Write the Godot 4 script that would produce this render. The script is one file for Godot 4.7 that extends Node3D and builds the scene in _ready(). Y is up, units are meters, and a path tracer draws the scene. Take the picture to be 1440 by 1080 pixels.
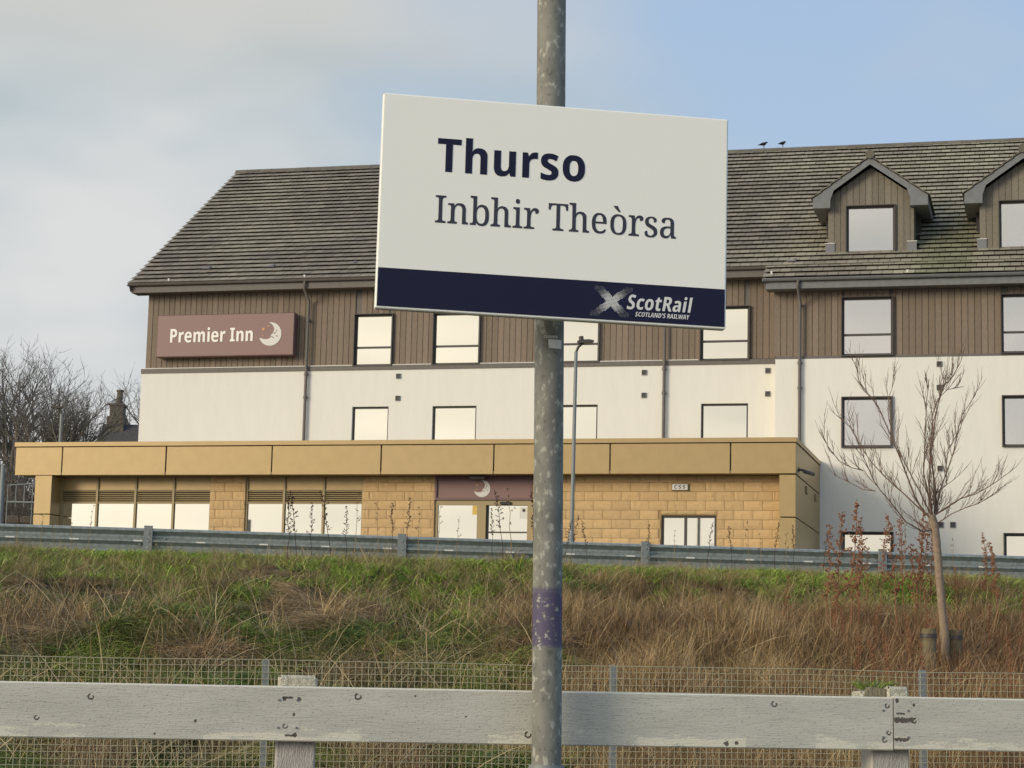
extends Node3D

# ---------------------------------------------------------------- helpers
var M := {}
var rng := RandomNumberGenerator.new()
const TH := 0.12                      # fence, bank and road run at this angle to the line of sight
const HB := 3.6                       # height of the hotel's ground
var HO := Vector3(8.0554, HB, -58.0)  # hotel corner downpipe at ground
const HY := 0.2557393                 # hotel turned this far

func lin(r: float, g: float, b: float) -> Color:
	return Color(r, g, b).linear_to_srgb()

func mat(called: String, c: Color, rough := 0.8, metal := 0.0, vcol := false) -> StandardMaterial3D:
	var m := StandardMaterial3D.new()
	m.resource_name = called
	m.albedo_color = c
	m.roughness = rough
	m.metallic = metal
	m.vertex_color_use_as_albedo = vcol
	M[called] = m
	return m

func noise(freq: float, seed_: int, oct := 4, type := FastNoiseLite.TYPE_SIMPLEX_SMOOTH) -> FastNoiseLite:
	var n := FastNoiseLite.new()
	n.noise_type = type
	n.frequency = freq
	n.seed = seed_
	n.fractal_octaves = oct
	return n

func noise_tex(freq: float, seed_: int, a: Color, b: Color, size := 512, oct := 5, type := FastNoiseLite.TYPE_SIMPLEX_SMOOTH) -> NoiseTexture2D:
	var t := NoiseTexture2D.new()
	t.width = size
	t.height = size
	t.seamless = true
	t.noise = noise(freq, seed_, oct, type)
	var g := Gradient.new()
	g.offsets = PackedFloat32Array([0.15, 0.85])
	g.colors = PackedColorArray([a, b])
	t.color_ramp = g
	return t

# a surface whose tone wanders gently; scale is repeats per metre on each axis
func mottled(called: String, r: float, g: float, b: float, vary: float, scale_: Vector3, rough: float, seed_: int, bump := 0.0, vcol := false, freq := 0.01) -> StandardMaterial3D:
	var m := mat(called, Color.WHITE, rough, 0.0, vcol)
	var lo := 1.0 - vary
	var hi := 1.0 + vary
	m.albedo_texture = noise_tex(freq, seed_, lin(r * lo, g * lo, b * lo), lin(r * hi, g * hi, b * hi))
	m.uv1_triplanar = true
	m.uv1_scale = scale_
	if bump > 0.0:
		m.heightmap_enabled = true
		m.heightmap_scale = bump
		m.heightmap_texture = noise_tex(freq * 3.0, seed_ + 9, Color.BLACK, Color.WHITE)
	return m

func new_st() -> SurfaceTool:
	var st := SurfaceTool.new()
	st.begin(Mesh.PRIMITIVE_TRIANGLES)
	return st

func tri(st: SurfaceTool, a: Vector3, b: Vector3, c: Vector3, n: Vector3) -> void:
	var order := [a, c, b] if (b - a).cross(c - a).dot(n) > 0.0 else [a, b, c]
	for v in order:
		st.set_normal(n)
		st.set_uv(Vector2.ZERO)
		st.add_vertex(v)

# a, b, c, d run counter-clockwise as seen from outside
func quad(st: SurfaceTool, a: Vector3, b: Vector3, c: Vector3, d: Vector3) -> void:
	var n := (b - a).cross(d - a).normalized()
	var uv := [Vector2(0, 1), Vector2(1, 1), Vector2(1, 0), Vector2(0, 0)]
	var v := [a, b, c, d]
	for i in [0, 2, 1, 0, 3, 2]:
		st.set_normal(n)
		st.set_uv(uv[i])
		st.add_vertex(v[i])

func box(st: SurfaceTool, lo: Vector3, hi: Vector3, xf := Transform3D()) -> void:
	var p := []
	for i in 8:
		p.append(xf * Vector3(hi.x if i & 1 else lo.x, hi.y if i & 2 else lo.y, hi.z if i & 4 else lo.z))
	quad(st, p[4], p[5], p[7], p[6])
	quad(st, p[1], p[0], p[2], p[3])
	quad(st, p[5], p[1], p[3], p[7])
	quad(st, p[0], p[4], p[6], p[2])
	quad(st, p[6], p[7], p[3], p[2])
	quad(st, p[0], p[1], p[5], p[4])

# box whose edges are cut by c
func bevel_box(st: SurfaceTool, lo: Vector3, hi: Vector3, c: float) -> void:
	var l := [lo, lo + Vector3(c, c, c)]
	var h := [hi, hi - Vector3(c, c, c)]
	var P := func(sx: int, sy: int, sz: int, full: int) -> Vector3:   # corner with axis «full» at the full extent
		var q := Vector3()
		for ax in 3:
			var s: int = [sx, sy, sz][ax]
			q[ax] = (h[0][ax] if full == ax else h[1][ax]) if s > 0 else (l[0][ax] if full == ax else l[1][ax])
		return q
	for ax in 3:
		for s in [-1, 1]:
			var cs := []
			for k in [[-1, -1], [1, -1], [1, 1], [-1, 1]]:
				var sg := [0, 0, 0]
				sg[ax] = s
				sg[(ax + 1) % 3] = k[0]
				sg[(ax + 2) % 3] = k[1]
				cs.append(P.call(sg[0], sg[1], sg[2], ax))
			if s > 0:
				quad(st, cs[0], cs[1], cs[2], cs[3])
			else:
				quad(st, cs[1], cs[0], cs[3], cs[2])
	for ax in 3:                                                   # edges along ax
		var b := (ax + 1) % 3
		var d := (ax + 2) % 3
		for k in [[-1, -1], [1, -1], [1, 1], [-1, 1]]:
			var s0 := [0, 0, 0]
			var s1 := [0, 0, 0]
			s0[b] = k[0]; s0[d] = k[1]; s0[ax] = -1
			s1[b] = k[0]; s1[d] = k[1]; s1[ax] = 1
			var q := [P.call(s0[0], s0[1], s0[2], b), P.call(s1[0], s1[1], s1[2], b), P.call(s1[0], s1[1], s1[2], d), P.call(s0[0], s0[1], s0[2], d)]
			if k[0] * k[1] > 0:
				quad(st, q[3], q[2], q[1], q[0])
			else:
				quad(st, q[0], q[1], q[2], q[3])

# a tube through points with a radius at each; smooth sides
func tube(st: SurfaceTool, pts: Array, rad: Array, sides := 6, cap := true) -> void:
	var rings := []
	var side := Vector3()
	for i in pts.size():
		var d: Vector3 = (pts[mini(i + 1, pts.size() - 1)] - pts[maxi(i - 1, 0)]).normalized()
		if i == 0:
			side = d.cross(Vector3(0.31, 0.2, 0.93) if absf(d.z) < 0.9 else Vector3.RIGHT).normalized()
		else:
			side = (side - d * side.dot(d)).normalized()
		var up := d.cross(side)
		var ring := []
		for k in sides:
			var a := TAU * k / sides
			ring.append(side * cos(a) + up * sin(a))
		rings.append(ring)
	var L := 0.0
	for i in pts.size() - 1:
		var L2: float = L + (pts[i + 1] - pts[i]).length()
		for k in sides:
			var k2 := (k + 1) % sides
			var n00: Vector3 = rings[i][k]
			var n10: Vector3 = rings[i][k2]
			var n01: Vector3 = rings[i + 1][k]
			var n11: Vector3 = rings[i + 1][k2]
			var v := [pts[i] + n00 * rad[i], pts[i] + n10 * rad[i], pts[i + 1] + n11 * rad[i + 1], pts[i + 1] + n01 * rad[i + 1]]
			var nn := [n00, n10, n11, n01]
			var uv := [Vector2(float(k) / sides, L), Vector2(float(k + 1) / sides, L), Vector2(float(k + 1) / sides, L2), Vector2(float(k) / sides, L2)]
			for j in [0, 2, 1, 0, 3, 2]:
				st.set_normal(nn[j])
				st.set_uv(uv[j])
				st.add_vertex(v[j])
		L = L2
	if cap:
		for e in [0, pts.size() - 1]:
			var d: Vector3 = (pts[e] - pts[1 if e == 0 else e - 1]).normalized()
			for k in range(1, sides - 1):
				tri(st, pts[e] + rings[e][0] * rad[e], pts[e] + rings[e][k] * rad[e], pts[e] + rings[e][k + 1] * rad[e], d)

# polygon in the x-y plane pushed out along z
func extrude(st: SurfaceTool, poly: PackedVector2Array, z0: float, z1: float) -> void:
	if Geometry2D.is_polygon_clockwise(poly):
		poly.reverse()
	var idx := Geometry2D.triangulate_polygon(poly)
	for i in range(0, idx.size(), 3):
		var a := poly[idx[i]]
		var b := poly[idx[i + 1]]
		var c := poly[idx[i + 2]]
		if (b - a).cross(c - a) < 0.0:
			var t := b
			b = c
			c = t
		tri(st, Vector3(a.x, a.y, z1), Vector3(b.x, b.y, z1), Vector3(c.x, c.y, z1), Vector3(0, 0, 1))
		tri(st, Vector3(a.x, a.y, z0), Vector3(c.x, c.y, z0), Vector3(b.x, b.y, z0), Vector3(0, 0, -1))
	for i in poly.size():
		var a := poly[i]
		var b := poly[(i + 1) % poly.size()]
		quad(st, Vector3(a.x, a.y, z0), Vector3(b.x, b.y, z0), Vector3(b.x, b.y, z1), Vector3(a.x, a.y, z1))

func obj(called: String, st: SurfaceTool, m: Material, parent: Node = self, at := Vector3.ZERO) -> MeshInstance3D:
	var o := MeshInstance3D.new()
	o.name = called
	o.mesh = st.commit()
	o.material_override = m
	o.position = at
	parent.add_child(o, true)
	return o

func inst(called: String, mesh: Mesh, m: Material, parent: Node, at: Vector3) -> MeshInstance3D:
	var o := MeshInstance3D.new()
	o.name = called
	o.mesh = mesh
	o.material_override = m
	o.position = at
	parent.add_child(o, true)
	return o

func hold(called: String, parent: Node, at: Vector3) -> Node3D:
	var o := Node3D.new()
	o.name = called
	o.position = at
	parent.add_child(o, true)
	return o

var used := {}
func numbered(called: String) -> String:
	var k: int = used.get(called, 0)
	used[called] = k + 1
	return called if k == 0 else "%s_%03d" % [called, k]

func thing(called: String, label: String, category: String, at: Vector3, turn := 0.0, group := "") -> Node3D:
	var o := Node3D.new()
	o.name = numbered(called)
	add_child(o)
	o.position = at
	o.rotation.y = turn
	tag(o, label, category, group)
	return o

func tag(o: Node, label: String, category := "", group := "", kind := "") -> void:
	if label: o.set_meta("label", label)
	if category: o.set_meta("category", category)
	if group: o.set_meta("group", group)
	if kind: o.set_meta("kind", kind)

# lettering fitted into x0..x1 with its baseline at y0 and its tallest letter reaching y1
func letters(text: String, font: String, weight: int, x0: float, x1: float, y0: float, y1: float, z: float, depth: float, slant := 0.0, bold := 0.0) -> SurfaceTool:
	var f := SystemFont.new()
	f.font_names = PackedStringArray([font])
	f.font_weight = weight
	var t := TextMesh.new()
	t.text = text
	t.font = f
	t.font_size = 64
	t.pixel_size = 0.01
	t.depth = 0.1
	t.curve_step = 1.0
	var box_ := t.get_aabb()
	var sx := (x1 - x0) / box_.size.x
	var sy := (y1 - y0) / box_.size.y
	var st := new_st()
	var b := Basis(Vector3(sx, 0, 0), Vector3(slant * sy, sy, 0), Vector3(0, 0, depth / 0.1))
	var o := Vector3(x0, y0, z) - b * Vector3(box_.position.x, box_.position.y, -0.05)
	st.append_from(t, 0, Transform3D(b, o))
	if bold > 0.0:                                                # a second strike a hair to the side thickens the strokes
		st.append_from(t, 0, Transform3D(b, o + Vector3(bold, 0.0, -depth * 0.2)))
	return st

# the frame of fence, bank and road: t along (to the right), s away, y up
func rp(t: float, y: float, s: float) -> Vector3:
	return Vector3(t * cos(TH) - s * sin(TH), y, -t * sin(TH) - s * cos(TH))

func hw(x: float, y: float, z: float) -> Vector3:
	return Vector3(HO.x, 0, HO.z) + Vector3(cos(HY), 0, sin(HY)) * x + Vector3(-sin(HY), 0, cos(HY)) * z + Vector3(0, y, 0)

var gn := noise(0.35, 5, 3)
var gn2 := noise(1.3, 8, 2)
func ground_y(t: float, s: float) -> float:
	var k := [[-60.0, 0.0], [8.0, 0.0], [14.0, 0.12], [16.5, 0.42], [19.0, 1.16], [22.0, 2.10], [23.2, 2.51], [24.4, 2.72], [26.5, 2.76], [36.0, 2.82], [46.0, HB], [900.0, HB]]
	var y := 0.0
	for i in k.size() - 1:
		if s >= k[i][0] and s <= k[i + 1][0]:
			y = lerpf(k[i][1], k[i + 1][1], smoothstep(0.0, 1.0, (s - k[i][0]) / (k[i + 1][0] - k[i][0])) * 0.35 + 0.65 * (s - k[i][0]) / (k[i + 1][0] - k[i][0]))
	var bank := smoothstep(15.0, 17.5, s) * (1.0 - smoothstep(23.0, 24.5, s))
	y += 4.2 * smoothstep(68.0, 80.0, s) * smoothstep(0.5, -3.5, t) * smoothstep(300.0, 160.0, s)
	return y + bank * (0.24 * gn.get_noise_2d(t * 1.5, s * 1.5) + 0.09 * gn2.get_noise_2d(t, s))

# ---------------------------------------------------------------- the sky
func sky_image(sun: Vector3) -> Image:
	var w := 1536
	var h := 768
	var data := PackedFloat32Array()
	data.resize(w * h * 3)
	var n1 := noise(1.0, 21, 5)
	var n2 := noise(1.0, 77, 4)
	var at := 0
	for j in h:
		var el := PI / 2 - PI * (j + 0.5) / h
		var ce := cos(el)
		var y := sin(el)
		for i in w:
			var az := TAU * (i + 0.5) / w - PI
			var d := Vector3(-sin(az) * ce, y, cos(az) * ce)
			var up := maxf(y, 0.0)
			var c := Vector3(0.58, 0.68, 0.78).lerp(Vector3(0.17, 0.36, 0.67), pow(up, 0.62))
			if y > -0.02:
				var q := Vector2(d.x, d.z) / (up + 0.22)
				var f := n1.get_noise_3d(q.x * 0.9, q.y * 0.9, 0.3) + 0.25 * n2.get_noise_2d(q.x * 2.6, q.y * 2.6)
				var lean := -d.x * 1.5 + 0.37                       # the cloud thins out towards the right
				var cover := smoothstep(0.10, 0.62, 0.5 * f + lean * 0.9 + 0.08)
				var g := n2.get_noise_3d(d.x * 3.2, d.y * 9.0, d.z * 3.2)
				var g2 := n1.get_noise_3d(d.x * 7.0 + 3.0, d.y * 18.0, d.z * 7.0)
				var tone := clampf(0.55 + 0.8 * g + 0.6 * g2, 0.0, 1.0)
				tone = clampf(tone + 0.4 * smoothstep(0.22, 0.165, up) - 0.42 * exp(-pow((up - 0.245) / 0.032, 2.0)) * smoothstep(-0.22, -0.10, d.x), 0.0, 1.0)
				var cloud := Vector3(0.43, 0.515, 0.55).lerp(Vector3(0.725, 0.725, 0.715), tone)
				cloud = cloud.lerp(Vector3(0.635, 0.615, 0.56), smoothstep(0.25, 0.32, up) * 0.8)
				c = c.lerp(cloud, cover * 0.93)
			var ang := rad_to_deg(acos(clampf(d.dot(sun), -1.0, 1.0)))
			var glow := 0.62 * exp(-pow(ang / 20.0, 2.0)) + 0.52 * exp(-pow(ang / 55.0, 2.0))
			if y > -0.02 and d.z > 0.0:                              # thin cloud across the glow
				glow *= 1.0 + 0.5 * n2.get_noise_3d(d.x * 6.0, d.y * 36.0, d.z * 6.0)
			c += Vector3(1.0, 0.92, 0.76) * glow
			data[at] = c.x
			data[at + 1] = c.y
			data[at + 2] = c.z
			at += 3
	return Image.create_from_data(w, h, false, Image.FORMAT_RGBF, data.to_byte_array())

# ---------------------------------------------------------------- build
func _ready() -> void:
	rng.seed = 4
	var cam := Camera3D.new()
	cam.name = "camera"
	cam.fov = 20.756
	cam.near = 0.1
	cam.far = 3000.0
	add_child(cam)
	cam.transform = Transform3D(Basis(Vector3(0.999722, 0.0233393, 0.0033506), Vector3(-0.0235786, 0.9895768, 0.1420627), Vector3(0, -0.1421023, 0.989852)).orthonormalized(), Vector3(0, 1.35, 0))
	cam.current = true

	var saz := deg_to_rad(56.0)
	var sel := deg_to_rad(15.5)
	var sun_to := Vector3(-sin(saz) * cos(sel), sin(sel), cos(saz) * cos(sel))
	var sun := DirectionalLight3D.new()
	sun.name = "sun"
	sun.light_energy = 0.66
	sun.light_color = Color(1.0, 0.94, 0.84)
	sun.light_angular_distance = 20.0
	sun.shadow_enabled = true
	add_child(sun)
	sun.look_at_from_position(sun_to, Vector3.ZERO)

	var pan := PanoramaSkyMaterial.new()
	pan.panorama = ImageTexture.create_from_image(sky_image(sun_to))
	var sky := Sky.new()
	sky.sky_material = pan
	var env := Environment.new()
	env.background_mode = Environment.BG_SKY
	env.sky = sky
	env.tonemap_mode = Environment.TONE_MAPPER_LINEAR
	env.tonemap_exposure = 1.0
	env.sdfgi_enabled = true
	env.ssao_enabled = true
	env.ssil_enabled = true
	var we := WorldEnvironment.new()
	we.name = "world_environment"
	we.environment = env
	add_child(we)

	materials()
	terrain()
	hotel()
	hotel_signs()
	background()
	guardrail()
	sapling()
	mesh_fence()
	board_fence()
	pole_and_sign()
	vegetation()

func materials() -> void:
	mottled("render", 0.755, 0.73, 0.66, 0.016, Vector3(0.6, 0.12, 0.6), 0.9, 11, 0.15)
	for k in 5:
		var f: float = [1.0, 0.93, 1.06, 0.97, 0.87][k]
		mottled("cladding%d" % k, 0.228 * f, 0.176 * f, 0.130 * f, 0.16, Vector3(7.0, 0.5, 7.0), 0.85, 30 + k, 0.1, false, 0.02)
	for k in 3:
		var f: float = [1.0, 0.9, 1.08][k]
		mottled("dormer%d" % k, 0.205 * f, 0.178 * f, 0.137 * f, 0.22, Vector3(5.0, 0.8, 5.0), 0.9, 130 + k, 0.1, false, 0.02)
	mottled("dark_trim", 0.135, 0.118, 0.102, 0.06, Vector3(1, 1, 1), 0.6, 41)
	mottled("grey_trim", 0.165, 0.168, 0.166, 0.10, Vector3(0.8, 0.8, 0.8), 0.6, 43)
	mat("frame", lin(0.062, 0.052, 0.045), 0.5)
	mat("gold_frame", lin(0.36, 0.27, 0.13), 0.5)
	mat("louvre", lin(0.26, 0.195, 0.095), 0.55)
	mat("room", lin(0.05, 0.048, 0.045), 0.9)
	mat("curtain", lin(0.75, 0.73, 0.68), 0.9)
	var white := Image.create(4, 4, false, Image.FORMAT_RGBA8)
	white.fill(Color.WHITE)
	var wt := ImageTexture.create_from_image(white)
	for k in 2:
		var tint := lin(0.72, 0.675, 0.57) if k == 0 else lin(0.69, 0.655, 0.625)
		tint.a = [1.0, 0.76][k]
		var p := mat("pane%d" % k, tint, 0.03, 1.0)
		p.albedo_texture = wt
		p.transparency = BaseMaterial3D.TRANSPARENCY_ALPHA if k else BaseMaterial3D.TRANSPARENCY_DISABLED
	mottled("gold_panel", 0.40, 0.285, 0.130, 0.03, Vector3(0.5, 0.5, 0.5), 0.45, 51)
	M.gold_panel.metallic = 0.3
	for k in 4:
		var f: float = [1.0, 0.95, 1.05, 0.98][k]
		mottled("stone%d" % k, 0.70 * f, 0.475 * f, 0.235 * f, 0.06, Vector3(2.5, 2.5, 2.5), 0.95, 60 + k, 0.5)
	mat("mortar", lin(0.36, 0.25, 0.115), 0.95)
	mottled("roof_tile", 0.92, 0.92, 0.92, 0.08, Vector3(1.1, 1.1, 1.1), 0.9, 71, 0.4, true)
	mat("roof_under", lin(0.02, 0.018, 0.016), 1.0)
	mat("maroon", lin(0.225, 0.122, 0.108), 0.45)
	mat("maroon_dark", lin(0.16, 0.085, 0.082), 0.45)
	mat("letter_cream", lin(0.86, 0.82, 0.74), 0.5)
	mat("moon", lin(0.66, 0.63, 0.58), 0.5)
	mat("moon_line", lin(0.12, 0.09, 0.08), 0.6)
	mat("star", lin(0.62, 0.33, 0.12), 0.5)
	mat("black", lin(0.02, 0.02, 0.02), 0.5)
	mat("plate_white", lin(0.72, 0.70, 0.64), 0.6)
	mat("yellow", lin(0.70, 0.46, 0.10), 0.6)
	mat("lead", lin(0.17, 0.17, 0.17), 0.6)
	mottled("galv", 0.30, 0.325, 0.31, 0.20, Vector3(3, 3, 3), 0.42, 81)
	M.galv.metallic = 0.25
	mottled("galv_post", 0.24, 0.255, 0.25, 0.18, Vector3(6, 6, 6), 0.6, 83)
	M.galv_post.metallic = 0.2
	mat("wire", lin(0.46, 0.42, 0.27), 0.6, 0.0)
	mottled("bark_pale", 0.28, 0.205, 0.14, 0.25, Vector3(9, 4, 9), 0.9, 91)
	mottled("bark_twig", 0.185, 0.125, 0.090, 0.2, Vector3(9, 4, 9), 0.9, 92)
	mottled("bark_dark", 0.20, 0.175, 0.145, 0.25, Vector3(2, 1, 2), 0.95, 93)
	mottled("stake", 0.19, 0.15, 0.085, 0.3, Vector3(14, 2, 14), 0.95, 95, 0.3)
	mat("blade", Color.WHITE, 0.8, 0.0, true)
	M.blade.backlight_enabled = true
	M.blade.backlight = Color(0.35, 0.35, 0.35)
	mottled("earth", 0.085, 0.068, 0.030, 0.4, Vector3(0.9, 0.9, 0.9), 1.0, 97, 2.0)
	mottled("asphalt", 0.055, 0.054, 0.052, 0.2, Vector3(0.5, 0.5, 0.5), 0.9, 99)
	mat("concrete", lin(0.42, 0.41, 0.38), 0.9)
	mat("stalk_dark", lin(0.050, 0.026, 0.018), 0.9)
	mat("stalk_rust", lin(0.28, 0.125, 0.062), 0.9)
	mat("stalk_pale", lin(0.52, 0.42, 0.28), 0.9)
	mat("stalk_tan", lin(0.33, 0.22, 0.11), 0.9)
	mottled("slate", 0.07, 0.062, 0.058, 0.3, Vector3(1, 1, 1), 0.8, 101)
	mottled("old_stone", 0.13, 0.11, 0.082, 0.35, Vector3(0.8, 0.8, 0.8), 0.95, 103, 1.0)
	mat("crow", lin(0.012, 0.012, 0.014), 0.6)

# ---------------------------------------------------------------- ground, road
func terrain() -> void:
	var ts := []
	var ss := []
	var v := -420.0
	while v < 420.0:
		ts.append(v)
		v += 60.0 if absf(v + 30.0) > 60.0 else (8.0 if v < -9.0 or v > 16.0 else 0.3)
	v = -60.0
	while v < 900.0:
		ss.append(v)
		v += 12.0 if v < 5.9 else (0.25 if v < 27.0 else (2.0 if v < 60.0 else 60.0))
	var st := new_st()
	st.set_smooth_group(0)
	for j in ss.size():
		for i in ts.size():
			st.add_vertex(rp(ts[i], ground_y(ts[i], ss[j]), ss[j]))
	var w := ts.size()
	for j in ss.size() - 1:
		for i in w - 1:
			var a := j * w + i
			for k in [a, a + w, a + 1, a + 1, a + w, a + w + 1]:
				st.add_index(k)
	st.generate_normals()
	tag(obj("ground", st, M.earth), "", "", "", "structure")
	st = new_st()
	for k in 40:
		var t0 := -80.0 + k * 4.0
		quad(st, rp(t0, 2.80, 28.6), rp(t0 + 4.0, 2.80, 28.6), rp(t0 + 4.0, 2.84, 35.4), rp(t0, 2.84, 35.4))
	tag(obj("road", st, M.asphalt), "", "", "", "structure")
	st = new_st()
	for k in 90:
		box(st, Vector3(-80.0 + k * 1.8, 2.6, -28.6), Vector3(-80.0 + k * 1.8 + 1.79, 2.90, -28.45), Transform3D(Basis(Vector3.UP, TH), Vector3.ZERO))
	tag(obj("kerb", st, M.concrete), "", "", "", "structure")

# ---------------------------------------------------------------- the hotel
var hotel_root: Node3D

# a wall face at z with openings, each with reveals of the given depth
func wall_face(st: SurfaceTool, x0: float, x1: float, y0: float, y1: float, z: float, holes: Array, depth: float) -> void:
	var xs := [x0, x1]
	var ys := [y0, y1]
	for h in holes:
		for k in 2:
			xs.append(clampf(h[k], x0, x1))
			ys.append(clampf(h[k + 2], y0, y1))
	xs.sort()
	ys.sort()
	for i in xs.size() - 1:
		for j in ys.size() - 1:
			if xs[i + 1] - xs[i] < 1e-4 or ys[j + 1] - ys[j] < 1e-4:
				continue
			var cx: float = (xs[i] + xs[i + 1]) / 2
			var cy: float = (ys[j] + ys[j + 1]) / 2
			var open := false
			for h in holes:
				open = open or (cx > h[0] and cx < h[1] and cy > h[2] and cy < h[3])
			if not open:
				quad(st, Vector3(xs[i], ys[j], z), Vector3(xs[i + 1], ys[j], z), Vector3(xs[i + 1], ys[j + 1], z), Vector3(xs[i], ys[j + 1], z))
	for h in holes:
		var a := Vector3(h[0], h[2], z)
		var b := Vector3(h[1], h[2], z)
		var c := Vector3(h[1], h[3], z)
		var d := Vector3(h[0], h[3], z)
		var k := Vector3(0, 0, -depth)
		quad(st, a, a + k, b + k, b)
		quad(st, d + k, d, c, c + k)
		quad(st, a + k, a, d, d + k)
		quad(st, b, b + k, c + k, c)

func frame_boxes(st: SurfaceTool, w: float, h: float, f: float, z0: float, z1: float) -> void:
	box(st, Vector3(-w / 2, -h / 2, z0), Vector3(w / 2, -h / 2 + f, z1))
	box(st, Vector3(-w / 2, h / 2 - f, z0), Vector3(w / 2, h / 2, z1))
	box(st, Vector3(-w / 2, -h / 2 + f, z0), Vector3(-w / 2 + f, h / 2 - f, z1))
	box(st, Vector3(w / 2 - f, -h / 2 + f, z0), Vector3(w / 2, h / 2 - f, z1))

func window(parent: Node3D, x0: float, x1: float, y0: float, y1: float, z: float, split: float, lined: bool, curtains: int, called := "window") -> Node3D:
	var g := parent
	if called:
		g = hold(called, parent, Vector3((x0 + x1) / 2, (y0 + y1) / 2 - (HB if parent == hotel_root else 0.0), z))
	var off := Vector3.ZERO if called else Vector3((x0 + x1) / 2, (y0 + y1) / 2, z)
	var w := x1 - x0
	var h := y1 - y0
	var f := 0.055
	var st := new_st()
	frame_boxes(st, w, h, f, -0.05, 0.0)
	if lined:   # pressed metal lining round the opening
		frame_boxes(st, w + 0.05, h + 0.05, 0.024, -0.049, 0.135)
	var cuts := [-h / 2 + f, h / 2 - f]
	if split > 0.0:
		var ym := -h / 2 + h * split
		box(st, Vector3(-w / 2 + f, ym - 0.03, -0.051), Vector3(w / 2 - f, ym + 0.03, -0.001))
		cuts = [-h / 2 + f, ym - 0.03, ym + 0.03, h / 2 - f]
	obj("frame", st, M.frame, g, off)
	for k in range(0, cuts.size(), 2):
		st = new_st()
		box(st, Vector3(-w / 2 + f, cuts[k], -0.034), Vector3(w / 2 - f, cuts[k + 1], -0.026))
		var pn := obj("pane", st, M.pane1 if curtains else M.pane0, g, off)
		pn.rotation = Vector3(rng.randf_range(-0.004, 0.004), rng.randf_range(-0.008, 0.008), 0)
	if curtains:
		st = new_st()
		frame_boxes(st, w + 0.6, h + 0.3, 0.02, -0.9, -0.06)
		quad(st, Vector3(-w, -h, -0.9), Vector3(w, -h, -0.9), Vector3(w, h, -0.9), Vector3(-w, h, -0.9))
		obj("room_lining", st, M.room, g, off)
		for s in [-1, 1]:
			if not (curtains & (1 if s < 0 else 2)):
				continue
			st = new_st()
			var cw := w * (0.26 if s < 0 else 0.15)
			var n := 16
			for k in n:
				var xa: float = s * (w / 2 + 0.02) - s * cw * k / n
				var xb: float = s * (w / 2 + 0.02) - s * cw * (k + 1) / n
				var za := -0.16 + 0.022 * sin(k * 1.9)
				var zb := -0.16 + 0.022 * sin((k + 1) * 1.9)
				if s < 0:
					quad(st, Vector3(xa, -h / 2, za), Vector3(xb, -h / 2, zb), Vector3(xb, h / 2, zb), Vector3(xa, h / 2, za))
				else:
					quad(st, Vector3(xb, -h / 2, zb), Vector3(xa, -h / 2, za), Vector3(xa, h / 2, za), Vector3(xb, h / 2, zb))
			obj("curtain", st, M.curtain, g, off)
	return g

const ZL := -0.7
const PITCH_K := 0.66993          # rise of the main roof per metre
func roof_y(z: float) -> float:
	return 13.28 - PITCH_K * (z + 0.2)

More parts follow.
